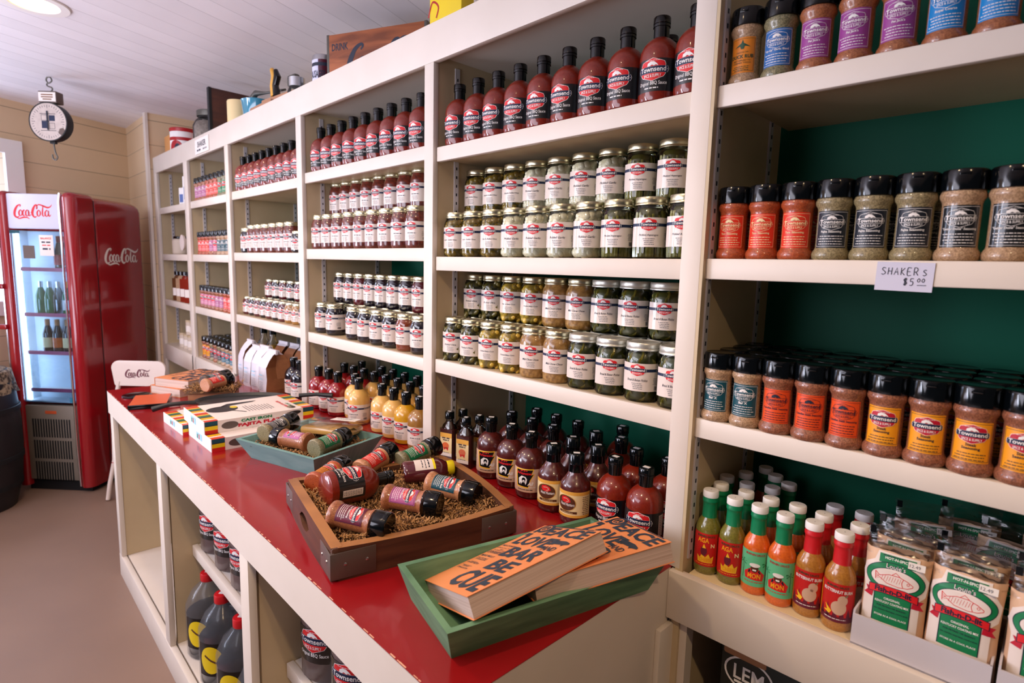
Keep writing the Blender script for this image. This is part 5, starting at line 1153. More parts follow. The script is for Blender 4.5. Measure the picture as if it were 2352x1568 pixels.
b = B(); b.lathe(SQ, 'jam_plum', 24, cap=False, sy=.8); l_ = B(); Art().rect(-.020, 0, .020, .052, 'flour_white', 0).rect(-.020, .046, .020, .052, 'yellow_cap', 1).micro(-.016, .016, .034, .003, 'ink', 1, 3).micro(-.016, .016, .026, .002, 'ink', 1, 4).micro(-.016, .016, .018, .002, 'ink', 1, 5).wrap(l_, .032, z0=.028); l_.v = [(x, y * .8, z) for x, y, z in l_.v]
c = B(); c.lathe([(.0185, .112), (.019, .128), (.017, .131), (.001, .131)], 'yellow_cap', 20, cap=False)
lying('syrup_bottle', 'dark syrup bottle with bright yellow cap lying in the wooden tray', 'bottle', [('filled_bottle', b), ('label', l_), ('cap', c)], (-1.180, -.232), (-1.128, -.112), .930, .932, .131, .0, gs)
lying('spice_shaker', 'shaker with teal label lying at the right of the wooden tray', 'shaker', GT, (-1.078, -.226), (-.958, -.172), .934, .926, .131, .1, gs)
lying('spice_shaker', 'shaker with pink label lying in the middle of the wooden tray', 'shaker', GP, (-1.072, -.346), (-.966, -.277), .934, .928, .131, .1, gs)
lying('spice_shaker', 'shaker with maroon label lying nearest to the front of the wooden tray', 'shaker', GM, (-1.060, -.483), (-.944, -.414), .938, .928, .131, .1, gs)

# teal tray
TT = Matrix.Translation((-1.640, -.262, ZC)) @ Matrix.Rotation(R_(16.5), 4, 'Z')
thing('wooden_tray', 'pale teal wooden tray with splayed sides between the platter boxes and dark tray', 'tray', flared_tray(.335, .275, .275, .215, .062, .011, 'tray_teal'), mw=TT)
def inside_teal(r):
    x, y = r.uniform(-.140, .140), r.uniform(-.112, .112); return (x, y, .040 + r.uniform(-.004, .008))
b = B(); b.box((0, 0, .036), (.282, .222, .004), 'shred_dark'); crinkle(b, inside_teal, 1900, 0, 0, seed=6)
o = single('shredded_paper', b, 'crinkled brown shredded paper filling the pale teal tray', 'shredded paper', mw=TT); o['kind'] = 'stuff'
gs = 'gift shakers lying in the teal tray'
lying('spice_shaker', 'clear shaker with black label lying at the back left of the teal tray', 'shaker', GK, (-1.725, -.375), (-1.782, -.252), .930, .942, .131, .3, gs)
lying('spice_shaker', 'shaker with pink label lying cap leftwards in the teal tray', 'shaker', gift('sp_brown', 'l_pink', 'white', 'Pork Dust', .095), (-1.565, -.300), (-1.688, -.352), .928, .928, .131, .4, gs)
lying('spice_shaker', 'shaker with green label lying at the right of the teal tray', 'shaker', GG, (-1.500, -.318), (-1.545, -.195), .928, .934, .131, .4, gs)
b = B(); b.box((0, 0, 0), (.17, .10, .026), 'honey_mustard', .011); f_ = B(); r = random.Random(3); n = 10
V = [((-.11 + .22 * i / n), (-.075 + .15 * j / 6), .016 + r.uniform(-.004, .009)) for j in range(7) for i in range(n + 1)]
f_.add(V, [(j * (n + 1) + i, j * (n + 1) + i + 1, (j + 1) * (n + 1) + i + 1, (j + 1) * (n + 1) + i) for j in range(6) for i in range(n)], 'film', True)
l_ = B(); l_.box((.03, .03, .0275), (.085, .045, .0008), 'paper'); Art().micro(-.03, .03, .006, .003, 'grey_txt', 1, 2).micro(-.03, .03, -.004, .003, 'grey_txt', 1, 4).flat(l_, Matrix.Translation((.03, .03, .0280)))
thing('mix_packet', 'clear packet of yellow mix with white card lying at the back of the teal tray', 'packet', [('filled_packet', b), ('film', f_), ('card_label', l_)], mw=Matrix.Translation((-1.655, -.185, .928)) @ Matrix.Rotation(R_(35), 4, 'Z') @ Matrix.Rotation(R_(-6), 4, 'X'))

# cast iron platter boxes
def stripe_box(Lx, Ly, h, flap=True):
    b = B(); b.box((0, 0, h / 2), (Lx, Ly, h), 'flour_white'); P = [('carton_body', b)]
    a = Art()   # top print, x across (Lx), y along (Ly)
    pals = ['tin_orange', 'tin_yellow', 'l_teal', 'l_dred', 'l_yellow', 'l_green', 'tin_orange', 'flour_white', 'l_maroon', 'tin_yellow']
    def bands(y0, y1, x0, x1, art, vertical=True):
        n = 22
        for i in range(n): art.rect(x0 + (x1 - x0) * i / n, y0, x0 + (x1 - x0) * (i + 1) / n, y1, pals[(i * 3) % 10], 1)
    bands(-Ly / 2, -Ly / 2 + .040, -Lx / 2, Lx / 2, a); bands(Ly / 2 - .040, Ly / 2, -Lx / 2, Lx / 2, a)
    a.ell(-.02, -.085, .042, .050, 'iron', 2); a.stroke([(.015, -.062), (.045, -.040), (.06, -.030)], .006, 'iron', 2); a.ell(-.03, -.045, .016, .012, 'tin_yellow', 3); a.poly([(-.05, -.09), (-.07, .03), (-.085, .05), (-.088, -.05)], 'iron', 2)
    for i in range(9): a.micro(-.03 + .002 * i, .07, -.02 + i * .010, .003, 'grey_txt', 2, i)
    a.text('FAJITA PLATTER', .02, .095, .13, .014, 'badge_red', 2, off=.03, rot=R_(0)); a.text('CAST IRON', .05, .115, .08, .010, 'l_green', 2, off=.03); a.ell(.085, .112, .02, .014, 'burlap', 2)
    t = B(); a.flat(t, Matrix.Translation((0, 0, h))); P.append(('top_print', t))
    a = Art(); hh = h  # side facing +x : u along y
    for x0, x1 in ((-Ly / 2, -Ly / 2 + .038), (Ly / 2 - .038, Ly / 2)):
        a.rect(x0, hh * .66, x1, hh, 'l_teal', 1).rect(x0, hh * .30, x1, hh * .66, 'tin_yellow', 1).rect(x0, 0, x1, hh * .30, 'l_dred', 1); a.rect(x0, hh * .62, x1, hh * .68, 'ink', 2)
    a.ell(-Ly / 2 + .075, hh * .5, .026, hh * .3, 'strap', 2); a.text('CAST IRON', -.018, hh * .60, .10, hh * .24, 'l_green', 2, off=.05, fit=True); a.text('FAJITA PLATTER', .015, hh * .14, .185, hh * .36, 'badge_crimson', 2, off=.06, fit=True); a.ell(Ly / 2 - .075, hh * .66, .030, hh * .20, 'iron', 2, rot=.1)
    t = B(); a.flat(t, Matrix(((0, 0, 1, Lx / 2), (1, 0, 0, 0), (0, 1, 0, 0), (0, 0, 0, 1)))); P.append(('side_print', t))
    e_ = B(); e_.box((0, -Ly / 2 - .001, h / 2), (Lx, .002, h + .002), 'white'); Art().rect(-.03, h * .3, .03, h * .85, 'skyblue', 1).rect(-.022, h * .35, -.012, h * .7, 'l_green', 2).rect(-.005, h * .35, .006, h * .75, 'tin_orange', 2).flat(e_, Matrix(((1, 0, 0, 0), (0, 0, -1, -Ly / 2 - .002), (0, 1, 0, 0), (0, 0, 0, 1)))); P.append(('end_flap', e_))
    return [(n_, q.mesh(n_)) for n_, q in P]
SB = stripe_box(.243, .355, .040)
thing('platter_box', 'striped white cast iron platter box on the counter, lowest beside the teal tray', 'box', SB, loc=(-1.988, -.300, ZC), rz=R_(0), group='cast iron platter boxes')
thing('platter_box', 'striped platter box lying leftmost, half hidden below the upper box', 'box', stripe_box(.228, .352, .034), loc=(-2.230, -.322, ZC), rz=R_(1), group='cast iron platter boxes')
thing('platter_box', 'topmost striped platter box with the printed pan picture facing up', 'box', SB, loc=(-2.050, -.298, ZC + .0405), rz=R_(-1), group='cast iron platter boxes')
b = B(); b.lathe([(0.001, 0), (.155, 0), (.168, .010), (.172, .010), (.160, -.006), (.001, -.006)], 'iron', 48, cap=False, sy=.62)
h_ = B(); h_.tube([(-.155, -.02, .004), (-.20, -.035, .008), (-.25, -.05, .006), (-.30, -.055, -.008)], [.009, .007, .008, .011], 'iron', 10)
thing('griddle_pan', 'round black cast iron griddle with long curved handle behind the platter boxes', 'griddle pan', [('pan', b), ('handle', h_)], mw=Matrix.Translation((-2.300, -.235, .9045)) @ Matrix.Rotation(R_(62), 4, 'Z'))
b = B(); b.tube([(0, 0, 0), (.06, .02, .004), (.12, .03, 0)], [.008, .007, .010], 'iron', 10)
single('pan_handle', b, 'black iron handle end poking out at the right rear of the platter boxes', 'pan handle', loc=(-2.085, -.105, .946), rot=(0, 0, R_(38)))
gs = 'gift shakers lying on the griddle'
lying('spice_shaker', 'shaker with teal and red label lying on the griddle, the farther one', 'shaker', gift('sp_dark', 'l_teal', 'white', 'Rub'), (-2.590, -.300), (-2.655, -.175), .936, .944, .131, .2, gs)
lying('spice_shaker', 'shaker with pinkish red label lying on the griddle, the nearer one', 'shaker', gift('sp_peach', 'l_red', 'white', 'Rub'), (-2.520, -.315), (-2.580, -.190), .936, .944, .131, .2, gs)
b = B(); b.box((0, 0, .004), (.19, .15, .004), 'shred_dark', .002); crinkle(b, lambda r: (r.uniform(-.10, .10), r.uniform(-.085, .085), .010 + r.uniform(0, .018)), 700, 0, 0, seed=9)
b.box((0, 0, -.018), (.17, .13, .040), 'kraft', .006)
o = single('shredded_paper', b, 'loose brown shredded paper under the two shakers by the griddle', 'shredded paper', loc=(-2.595, -.255, .896), rot=(0, 0, R_(60))); o['kind'] = 'stuff'
BK1 = cookbook(th=.036, W=.190, H=.240)
thing('cookbook', 'upper orange cookbook of the stack near the far end of the counter', 'book', BK1, mw=Matrix.Translation((-2.815, -.272, ZC + .0385)) @ Matrix.Rotation(R_(118), 4, 'Z'), group='cookbooks at the far end')
thing('cookbook', 'lower cookbook of the far stack, its white page edge showing', 'book', BK1, mw=Matrix.Translation((-2.835, -.285, ZC + .001)) @ Matrix.Rotation(R_(112), 4, 'Z'), group='cookbooks at the far end')
b = B(); b.box((0, 0, .009), (.135, .19, .018), 'black', .002); c = B(); c.box((0, 0, .0185), (.128, .183, .0012), 'tin_orange')
thing('disc_case', 'flat black case with orange cover lying in front of the far cookbooks', 'case', [('case_body', b), ('cover_sheet', c)], loc=(-2.665, -.475, ZC), rz=R_(72))
b = B(); b.tube([(-.05, 0, .006), (0, .006, .010), (.05, 0, .008)], .006, 'black', 8); b.tube([(-.05, .012, .006), (0, .002, .012), (.05, .014, .008)], .005, 'steel_grey', 8)
single('kitchen_tongs', b, 'small black and steel tongs lying beside the flat black case', 'tongs', loc=(-2.565, -.445, ZC), rot=(0, 0, R_(70)))
b = B(); b.lathe([(.001, .003), (.050, .003), (.055, .001), (.056, .006), (.052, .008), (.001, .010)], 'black', 28, cap=False)
single('glass_coaster', b, 'small round black lid lying at the far left corner of the counter', 'lid', loc=(-2.845, -.490, ZC))

# ---------------------------------------------------------------- jugs in the open counter
def jug(content, art=None, H=.285, r=.074, clear=False, capm='black'):
    pr = [(.001, 0), (r * .9, 0), (r, .010), (r, .17), (r * .97, .185), (r * .72, .225), (r * .36, .250), (r * .30, .262)]
    b = B()
    if clear:
        b.lathe(pr, 'plastic_clear', 24, cap=False); b.lathe([(.001, .003), (r * .93, .004), (r * .96, .012), (r * .96, .150), (.001, .151)], content, 24, cap=False)
    else: b.lathe(pr, content, 24, cap=False)
    P = [('filled_jug', b)]
    if art: l_ = B(); art.wrap(l_, r, z0=.055, rfun=lambda z: r + .0006); P.append(('label', l_))
    h_ = B(); h_.tube([(r * .35, 0, .240), (r * .95, 0, .232), (r * 1.02, 0, .205), (r * .96, 0, .175)], .011, 'plastic_clear' if clear else content, 10); P.append(('handle', h_))
    c = B(); c.lathe([(.024, .256), (.0245, .258), (.0245, .280), (.023, .283), (.001, .283)], capm, 20, cap=False)
    if clear: c.box((0, 0, .2835), (.018, .012, .0006), 'white')
    P.append(('cap', c)); return [(n_, q.mesh(n_)) for n_, q in P]
a = Art().rect(-.075, 0, .095, .085, 'label_black', 0); a.shift(badge(-.005, .056, .085, 'red', L=2), 0, 0); a.text('Original BBQ Sauce', -.005, .014, .080, .012, 'white', 2, off=.01); a.rect(.056, .004, .088, .080, 'label_white', 1)
for i in range(12): a.micro(.059, .085, .009 + i * .0058, .0022, 'grey_txt', 2, i)
JG = jug('jug_brown', a); aw = Art().rect(-.075, 0, .095, .10, 'paper', 0); aw.text('HOT', -.02, .062, .05, .030, 'ink', 2, off=.05); aw.text('SAUCE', -.02, .022, .06, .026, 'ink', 2, off=.05); aw.ring(.035, .05, .02, .026, .003, 'ink', 2); aw.micro(.060, .09, .06, .005, 'ink', 2, 3)
JW = jug('sp_rub', aw, r=.072)
ay = Art().rect(-.045, -.01, .045, .10, 'black', 0).ell(0, .045, .036, .046, 'tin_yellow', 2).stroke([(-.02, .06), (0, .045), (.02, .035)], .006, 'brown', 3)
JM = jug('molasses', ay, clear=True, capm='cap_red')
for i, x in enumerate((-2.063, -1.910, -1.757, -1.604, -1.451)):
    thing('sauce_jug', 'brown gallon jug with black label, %s from left on the middle shelf, wider left bay' % ORD[i], 'jug', JG, loc=(x, -.395, .450), rz=R_(26), group='gallon jugs, left counter bay')
for i, x in enumerate((-1.245, -1.085, -.925)):
    thing('sauce_jug', ('brown gallon jug with black label, leftmost in the right counter bay', 'brown gallon jug with black label, second in the right counter bay', 'tan jug with black and white lettered label in the right counter bay')[i], 'jug', (JG, JG, JW)[i], loc=(x, -.395, .450), rz=R_(30 if i < 2 else 45), group='gallon jugs, right counter bay')
for i, (x, y) in enumerate(((-2.035, -.46), (-1.868, -.466), (-1.700, -.464), (-1.530, -.46), (-1.93, -.28), (-1.76, -.28))):
    thing('molasses_jug', 'clear jug of black syrup with red cap, %s' % ('leftmost on the floor of the counter', 'second from left on the counter floor', 'third from left on the counter floor', 'fourth from left, cut by the picture edge', 'behind the front pair, left', 'behind the front jugs, right')[i], 'jug', JM, loc=(x, y, .1045), rz=R_(42), group='red-capped syrup jugs')
b = B(); b.box((0, 0, .11), (.20, .03, .22), 'paper', .002); b.box((0, -.0155, .18), (.20, .001, .06), 'cap_red')
single('sign_board', b, 'white board with red top standing inside the leftmost counter bay', 'board', loc=(-2.62, -.12, .46), rot=(0, 0, R_(25)))
b = B(); b.box((0, 0, 0), (.50, .30, .018), cream); b.box((-.23, 0, -.17), (.03, .28, .32), creamD); b.box((.23, 0, -.17), (.03, .28, .32), creamD)
single('low_stand', b, 'cream wooden stand inside the leftmost counter bay carrying a board', 'stand', loc=(-2.60, -.10, .445))

# ---------------------------------------------------------------- things on top of the shelving
TZ = 2.0545
b = B(); b.box((0, 0, .105), (.15, .26, .21), 'crate_orange', .002); l_ = B(); Art().ell(0, .12, .06, .035, 'tin_red', 1).ell(0, .10, .05, .04, 'hot_orange', 2).ell(0, .095, .035, .02, 'soap_blue', 3).flat(l_, Matrix(((0, 0, 1, .075), (1, 0, 0, -.02), (0, 1, 0, 0), (0, 0, 0, 1))))
thing('wooden_box', 'pale orange wooden box with a round emblem at the far left on top', 'box', [('box_body', b), ('emblem', l_)], loc=(-4.50, .20, TZ))
b = B(); b.lathe([(.001, 0), (.075, 0), (.075, .19), (.001, .19)], 'white', 28, cap=False); c = B(); c.lathe([(.077, .185), (.078, .205), (.074, .209), (.001, .210)], 'tin_red', 28, cap=False); l_ = B(); Art().ell(0, .08, .045, .05, 'tin_red', 1).ell(.01, .075, .02, .035, 'ink', 2).rect(-.10, .13, .10, .15, 'tin_red', 1).wrap(l_, .075)
thing('round_tin', 'round white tin with dark red lid on top of the shelving', 'tin', [('tin_body', b), ('label', l_), ('lid', c)], loc=(-4.20, .09, TZ), rz=R_(40))
b = B(); b.lathe([(.001, 0), (.10, 0), (.10, .165), (.001, .165)], 'tin_orange', 28, cap=False); c = B(); c.lathe([(.103, .160), (.103, .185), (.001, .187)], 'tin_orange', 28, cap=False); c.box((.03, -.09, .10), (.05, .03, .04), 'soap_blue', .004)
thing('round_tin', 'wide orange tin beside the big grey-lidded glass jar', 'tin', [('tin_body', b), ('lid', c)], loc=(-4.09, .25, TZ), rz=R_(40))
b = B(); b.lathe([(.001, 0), (.095, 0), (.10, .01), (.10, .17), (.085, .20), (.070, .215), (.070, .235)], 'jar_glass', 30, cap=False); b.lathe([(.001, .004), (.092, .006), (.092, .17), (.08, .195), (.001, .197)], 'jug_grey', 24, cap=False); c = B(); c.lathe([(.076, .225), (.077, .228), (.077, .255), (.074, .258), (.001, .258)], 'steel_grey', 28, cap=False)
thing('glass_jar', 'large glass jar with grey lid left of the dark wooden board', 'jar', [('glass', b), ('lid', c)], loc=(-3.80, .14, TZ))
b = B(); b.box((0, .0, .152), (.022, .34, .304), 'crate_dark', .001); b.box((.0, -.172, .152), (.026, .014, .306), 'black_matt')
single('wooden_board', b, 'tall dark brown wooden crate side standing on edge on top', 'board', loc=(-3.455, .20, TZ), rot=(0, 0, R_(3)))
b = B(); b.lathe([(.001, 0), (.055, 0), (.055, .20), (.052, .205), (.001, .206)], 'l_cream', 24, cap=False); l_ = B(); Art().rect(-.0, .05, .07, .10, 'soap_blue', 1).poly([(-.08, .03), (-.02, .05), (-.04, .12), (-.08, .14)], 'l_gold', 1).wrap(l_, .055)
thing('paper_canister', 'cream canister with blue patch beside the blue pitcher on top', 'canister', [('can_body', b), ('label', l_)], loc=(-3.22, .10, TZ), rz=R_(30))
b = B(); b.lathe([(.001, 0), (.045, 0), (.05, .01), (.065, .12), (.072, .175), (.075, .18), (.070, .178), (.001, .15)], 'blue_glaze', 28, cap=False, sx=1.1); h_ = B(); h_.tube([(-.08, 0, .20), (.02, -.01, .215), (.12, 0, .20), (.30, .02, .185)], [.016, .014, .006, .005], 'steel_grey', 10)
thing('enamel_pitcher', 'glossy blue enamel pitcher with a grey metal handle lying across it', 'pitcher', [('pitcher_body', b), ('handle', h_)], loc=(-3.05, .13, TZ))
b = B(); b.box((0, 0, .06), (.26, .16, .12), mat('tan_block', (176, 128, 96), .6), .008)
single('wooden_block', b, 'tan wooden block under the curved yellow and black handle on top', 'block', loc=(-2.83, .14, TZ))
b = B(); b.box((0, 0, .012), (.30, .05, .024), 'tan_block', .006); h_ = B(); h_.tube([(-.06, 0, .03), (-.075, 0, .08), (-.055, 0, .12), (-.085, 0, .155)], [.020, .016, .018, .010], 'l_gold', 10); h_.tube([(-.045, 0, .03), (-.055, 0, .08), (-.035, 0, .115), (-.05, 0, .145)], [.018, .015, .017, .010], 'black', 10); k_ = B(); k_.box((.11, 0, .07), (.07, .03, .05), 'steel_grey', .01)
thing('hand_plane', 'old hand plane with curved yellow and black handle on the tan block', 'hand plane', [('plane_body', b), ('handle', h_), ('iron', k_)], loc=(-2.72, .12, TZ + .1205), rz=R_(5))
for i, (x, y, s_) in enumerate(((-2.44, .07, .8), (-2.37, .16, 1.0))):
    b = B(); b.lathe([(.001, 0), (.045 * s_, 0), (.048 * s_, .01), (.048 * s_, .12 * s_), (.036 * s_, .15 * s_)], 'jar_glass', 24, cap=False); b.lathe([(.001, .003), (.043 * s_, .004), (.043 * s_, .05), (.001, .052)], 'sp_grey', 20, cap=False); c = B(); c.lathe([(.040 * s_, .145 * s_), (.040 * s_, .19 * s_), (.001, .195 * s_)], 'silver', 20, cap=False)
    thing('glass_shaker', ('smaller glass jar with silver top, nearer the front edge', 'larger glass jar with silver top beside the labelled can')[i], 'jar', [('glass', b), ('lid', c)], loc=(x, y, TZ), group='silver-topped jars on the shelving')
b = B(); b.lathe([(.001, 0), (.045, 0), (.045, .205), (.043, .21), (.001, .212)], 'silver', 24, cap=False); l_ = B(); Art().rect(-.05, .02, .05, .19, 'lav_paper', 0).rect(.0, .02, .08, .19, 'l_maroon', 0).text('SAUSAGES', -.01, .12, .075, .028, 'ink', 1, off=.03).frame(-.045, .03, .02, .08, .003, 'ink', 1).rect(-.05, .165, .05, .178, 'ink', 1).wrap(l_, .045)
thing('tall_can', 'tall silver can with dark lettered label left of the branded wooden crate', 'can', [('can_body', b), ('label', l_)], loc=(-2.285, .115, TZ), rz=R_(35))
# wooden drinks crate
P = []; cr_w, cr_h, cr_d = .44, .256, .26
b = B(); b.box((cr_w / 2, .008, cr_h / 2), (cr_w - .02, .016, cr_h), 'crate_wood', .002); P.append(('front_board', b))
b = B(); b.box((cr_w / 2, cr_d - .008, cr_h / 2), (cr_w - .02, .016, cr_h), 'crate_wood', .002); P.append(('back_board', b))
for x in (.005, cr_w - .005): b = B(); b.box((x, cr_d / 2, cr_h / 2), (.012, cr_d, cr_h + .004), 'steel_grey', .002); P.append(('metal_banded_end', b))
b = B(); b.box((cr_w / 2, cr_d / 2, .01), (cr_w - .03, cr_d - .03, .012), 'crate_wood'); P.append(('crate_bottom', b))
b = B(); a = Art(); a.text('DRINK', .062, .196, .075, .026, 'ink', 1, off=.02); a.shift(script_logo('ink', .115, 1), .098, .090); a.flat(b, Matrix(((1, 0, 0, 0), (0, 0, -1, 0), (0, 1, 0, 0), (0, 0, 0, 1)))); P.append(('painted_lettering', b))
thing('wooden_crate', 'old brown wooden drinks crate with black script lettering on top of the shelving', 'crate', P, loc=(-2.183, .078, TZ), rz=R_(24.2))
b = B(); b.box((0, 0, .17), (.155, .05, .34), 'tin_yellow', .004); l_ = B(); a = Art(); a.stroke([(-.03, .11), (-.01, .15), (.02, .13), (.01, .10)], .006, 'tin_red', 1); a.ell(-.0, .06, .018, .03, 'l_cream', 1); a.ring(0, .06, .011, .02, .003, 'ink', 2); a.stroke([(-.02, .17), (.01, .19), (.02, .17)], .006, 'tin_red', 1)
Art().shift(a, -.052, .05).flat(l_, Matrix(((1, 0, 0, 0), (0, 0, -1, -.025), (0, 1, 0, 0), (0, 0, 0, 1))))
thing('rectangular_tin', 'bright yellow rectangular tin standing at the top picture edge', 'tin', [('tin_body', b), ('painted_front', l_)], loc=(-1.485, .14, TZ), rz=R_(1))
b = B(); b.box((0, 0, .16), (.05, .05, .32), 'steel_grey', .003)
single('metal_box', b, 'grey metal box just right of the yellow tin on top', 'box', loc=(-1.42, .24, TZ))

# ---------------------------------------------------------------- hanging scale
P = []; SX = Vector((-4.135, -.575, 0)); SM = Matrix.Translation((SX.x, SX.y, 2.172)) @ Matrix.Rotation(R_(47), 4, 'Z')
b = B(); b.lathe([(.001, -.03), (.095, -.03), (.100, -.02), (.100, .02), (.104, .024), (.104, .030), (.098, .030)], 'black_matt', 40, T=Matrix.Rotation(R_(90), 4, 'X'), cap=False); P.append(('dial_case', b))
b = B(); a = Art(); a.ell(0, 0, .098, .098, mat('old_dial', (206, 194, 186), .6, noise=(30, (188, 174, 166), .2)), 0, 44)
for i in range(40):
    t = 2 * math.pi * i / 40; l0 = .078 if i % 5 else .070; a.stroke([(l0 * math.sin(t), l0 * math.cos(t)), (.088 * math.sin(t), .088 * math.cos(t))], .0022, 'ink', 1, sm=False)
a.rect(-.042, -.048, .042, -.045, 'ink', 1).rect(-.042, .040, .042, .043, 'ink', 1).rect(-.035, -.035, -.006, .004, 'navy', 1).rect(.006, .004, .038, .034, 'navy', 1).frame(-.036, .006, -.004, .036, .002, 'ink', 1).frame(.006, -.038, .036, -.006, .002, 'ink', 1)
a.poly([(.052, -.060), (.060, -.035), (.080, -.030), (.090, -.045), (.070, -.072)], 'strap', 2)
a.flat(b, Matrix(((1, 0, 0, 0), (0, 0, -1, -.029), (0, 1, 0, 0), (0, 0, 0, 1)))); P.append(('dial_face', b))
b = B(); b.box((0, -.034, .006), (.007, .002, .10), 'ink'); b.blob((0, -.034, 0), (.008, .003, .008), 'ink', 1); P.append(('pointer', b))
b = B(); b.box((0, .004, .132), (.098, .055, .062), 'strap', .004); Art().rect(-.046, -.024, .046, .024, 'paper', 0).rect(-.032, .008, .032, .014, 'stain', 1).rect(-.032, -.004, .032, .002, 'stain', 1).rect(-.024, -.016, .024, -.010, 'stain', 1).flat(b, Matrix(((1, 0, 0, 0), (0, 0, -1, -.0238), (0, 1, 0, .132), (0, 0, 0, 1)))); P.append(('housing', b))
b = B(); b.tube([(x, 0, z) for x, z in smooth_path([(.0, .162), (.013, .172), (.012, .186), (-.010, .194), (-.012, .206), (.004, .212), (.015, .224), (.006, .240), (-.010, .238), (-.015, .224), (-.006, .210)], 6)], .0036, 'steel_grey', 8); P.append(('top_hook', b))
b = B(); b.tube([(x, 0, z) for x, z in smooth_path([(0, -.100), (.002, -.135), (.008, -.165), (.015, -.182), (.005, -.197), (-.009, -.190), (-.012, -.168)], 6)], .0038, 'steel_grey', 8); b.box((.0, 0, -.105), (.03, .02, .014), 'black_matt', .003); P.append(('bottom_hook', b))
thing('hanging_scale', 'vintage round dial scale with a hook hanging from the white board ceiling', 'scale', P, mw=SM)

# ---------------------------------------------------------------- drinks cooler
FW, FD, FH = .46, .60, 1.815
FM = Matrix.Translation((-4.565, -.452, 0)) @ Matrix.Rotation(R_(43.6), 4, 'Z')
def rbox_z(b, x0, x1, y0, y1, z0, z1, r, m, n=6, top=0.0):
    pts = []
    for cx, cy, a0 in ((x1 - r, y1 - r, 0), (x0 + r, y1 - r, 90), (x0 + r, y0 + r, 180), (x1 - r, y0 + r, 270)):
        for i in range(n + 1): a = R_(a0 + 90 * i / n); pts.append((cx + r * math.cos(a), cy + r * math.sin(a)))
    if top <= 0: b.prism(pts, z0, z1, m, smooth=True); return
    rings = [(0, z0), (0, z1 - top)] + [(top * (1 - math.cos(R_(t))), z1 - top + top * math.sin(R_(t))) for t in (22, 45, 67, 90)]
    cx, cy = (x0 + x1) / 2, (y0 + y1) / 2; hx, hy = (x1 - x0) / 2, (y1 - y0) / 2; V = []
    for ins, z in rings:
        for x, y in pts: V.append((cx + (x - cx) * (hx - ins) / hx, cy + (y - cy) * (hy - ins) / hy, z))
    N = len(pts); F = [(j * N + i, j * N + (i + 1) % N, (j + 1) * N + (i + 1) % N, (j + 1) * N + i) for j in range(len(rings) - 1) for i in range(N)] + [list(range(N))[::-1], [(len(rings) - 1) * N + i for i in range(N)]]
    b.add(V, F, m, True)
P = []; y0 = -FD / 2; hx = FW / 2
b = B()  # carcass in pieces so that the window stays open
rbox_z(b, -hx, hx, y0 + .14, FD / 2, .07, FH - .01, .05, 'fridge_red', top=.06); P.append(('carcass', b))
b = B(); rbox_z(b, hx - .085, hx, y0, y0 + .20, .035, FH, .045, 'fridge_red', top=.035); P.append(('door_column', b, [('chrome_strip', (lambda q: (q.tube([(hx - .078, y0 + .012, .04), (hx - .078, y0 + .004, .3), (hx - .078, y0 + .004, FH - .06), (hx - .074, y0 + .010, FH - .01)], .006, 'chrome', 8), q)[-1])(B()))]))
b = B(); rbox_z(b, -hx, -hx + .055, y0, y0 + .20, .035, FH, .022, 'fridge_red', top=.03); P.append(('door_column', b, [('chrome_strip', (lambda q: (q.tube([(-hx + .004, y0 + .004, .04), (-hx + .004, y0 + .002, FH - .04)], .006, 'chrome', 8), q)[-1])(B()))]))
DX0, DX1 = -hx + .055, hx - .080
b = B(); b.box(((DX0 + DX1) / 2, y0 + .03, FH - .115), (DX1 - DX0, .03, .20), 'lav_paper', .006); a = Art().shift(script_logo('badge_red', .072, 1), -.125, -.028); a.flat(b, Matrix(((1, 0, 0, (DX0 + DX1) / 2 + .005), (0, 0, -1, y0 + .0148), (0, 1, 0, FH - .125), (0, 0, 0, 1)))); P.append(('lit_header', b))
b = B(); zt, zb_ = FH - .225, .56
b.box(((DX0 + DX1) / 2, y0 + .135, (zt + zb_) / 2), (DX1 - DX0, .005, zt - zb_), 'fridge_in'); b.box((DX0 + .004, y0 + .085, (zt + zb_) / 2), (.006, .11, zt - zb_), 'fridge_in'); b.box((DX1 - .003, y0 + .085, (zt + zb_) / 2), (.006, .11, zt - zb_), 'fridge_in'); b.box(((DX0 + DX1) / 2, y0 + .085, zb_ + .004), (DX1 - DX0, .11, .008), 'fridge_in'); P.append(('cabinet_liner', b))
b = B(); b.tube([(DX0 + .022, y0 + .045, zb_ + .01), (DX0 + .022, y0 + .045, zt - .01)], .007, 'tube', 8); P.append(('light_tube', b))
b = B(); b.box(((DX0 + DX1) / 2, y0 + .022, (zt + zb_) / 2), (DX1 - DX0, .003, zt - zb_), 'fridge_glass'); g = [b]; 
st = B(); st.box((.045, y0 + .019, zt - .085), (.085, .0012, .12), 'flour_white', .0005); Art().text('BALANCE', 0, .035, .065, .012, 'badge_red', 1, off=.02).micro(-.03, .03, .015, .008, 'ink', 1, 3).micro(-.03, .03, -.002, .006, 'badge_red', 1, 5).micro(-.03, .03, -.025, .01, 'ink', 1, 6).flat(st, Matrix(((1, 0, 0, .045), (0, 0, -1, y0 + .0182), (0, 1, 0, zt - .085), (0, 0, 0, 1))))
sts = [('door_sticker', st)]
for c_, d_, m_ in (((-.065, y0 + .0195, zt - .125), (.07, .0012, .075), 'strap'), ((DX0 + .03, y0 + .0195, zt - .01), (.06, .0012, .018), 'l_teal'), ((DX1 - .02, y0 + .0195, zb_ + .02), (.03, .0012, .03), 'blue_glaze')):
    q = B(); q.box(c_, d_, m_); sts.append(('door_sticker', q))
P.append(('glass_door', b, sts))
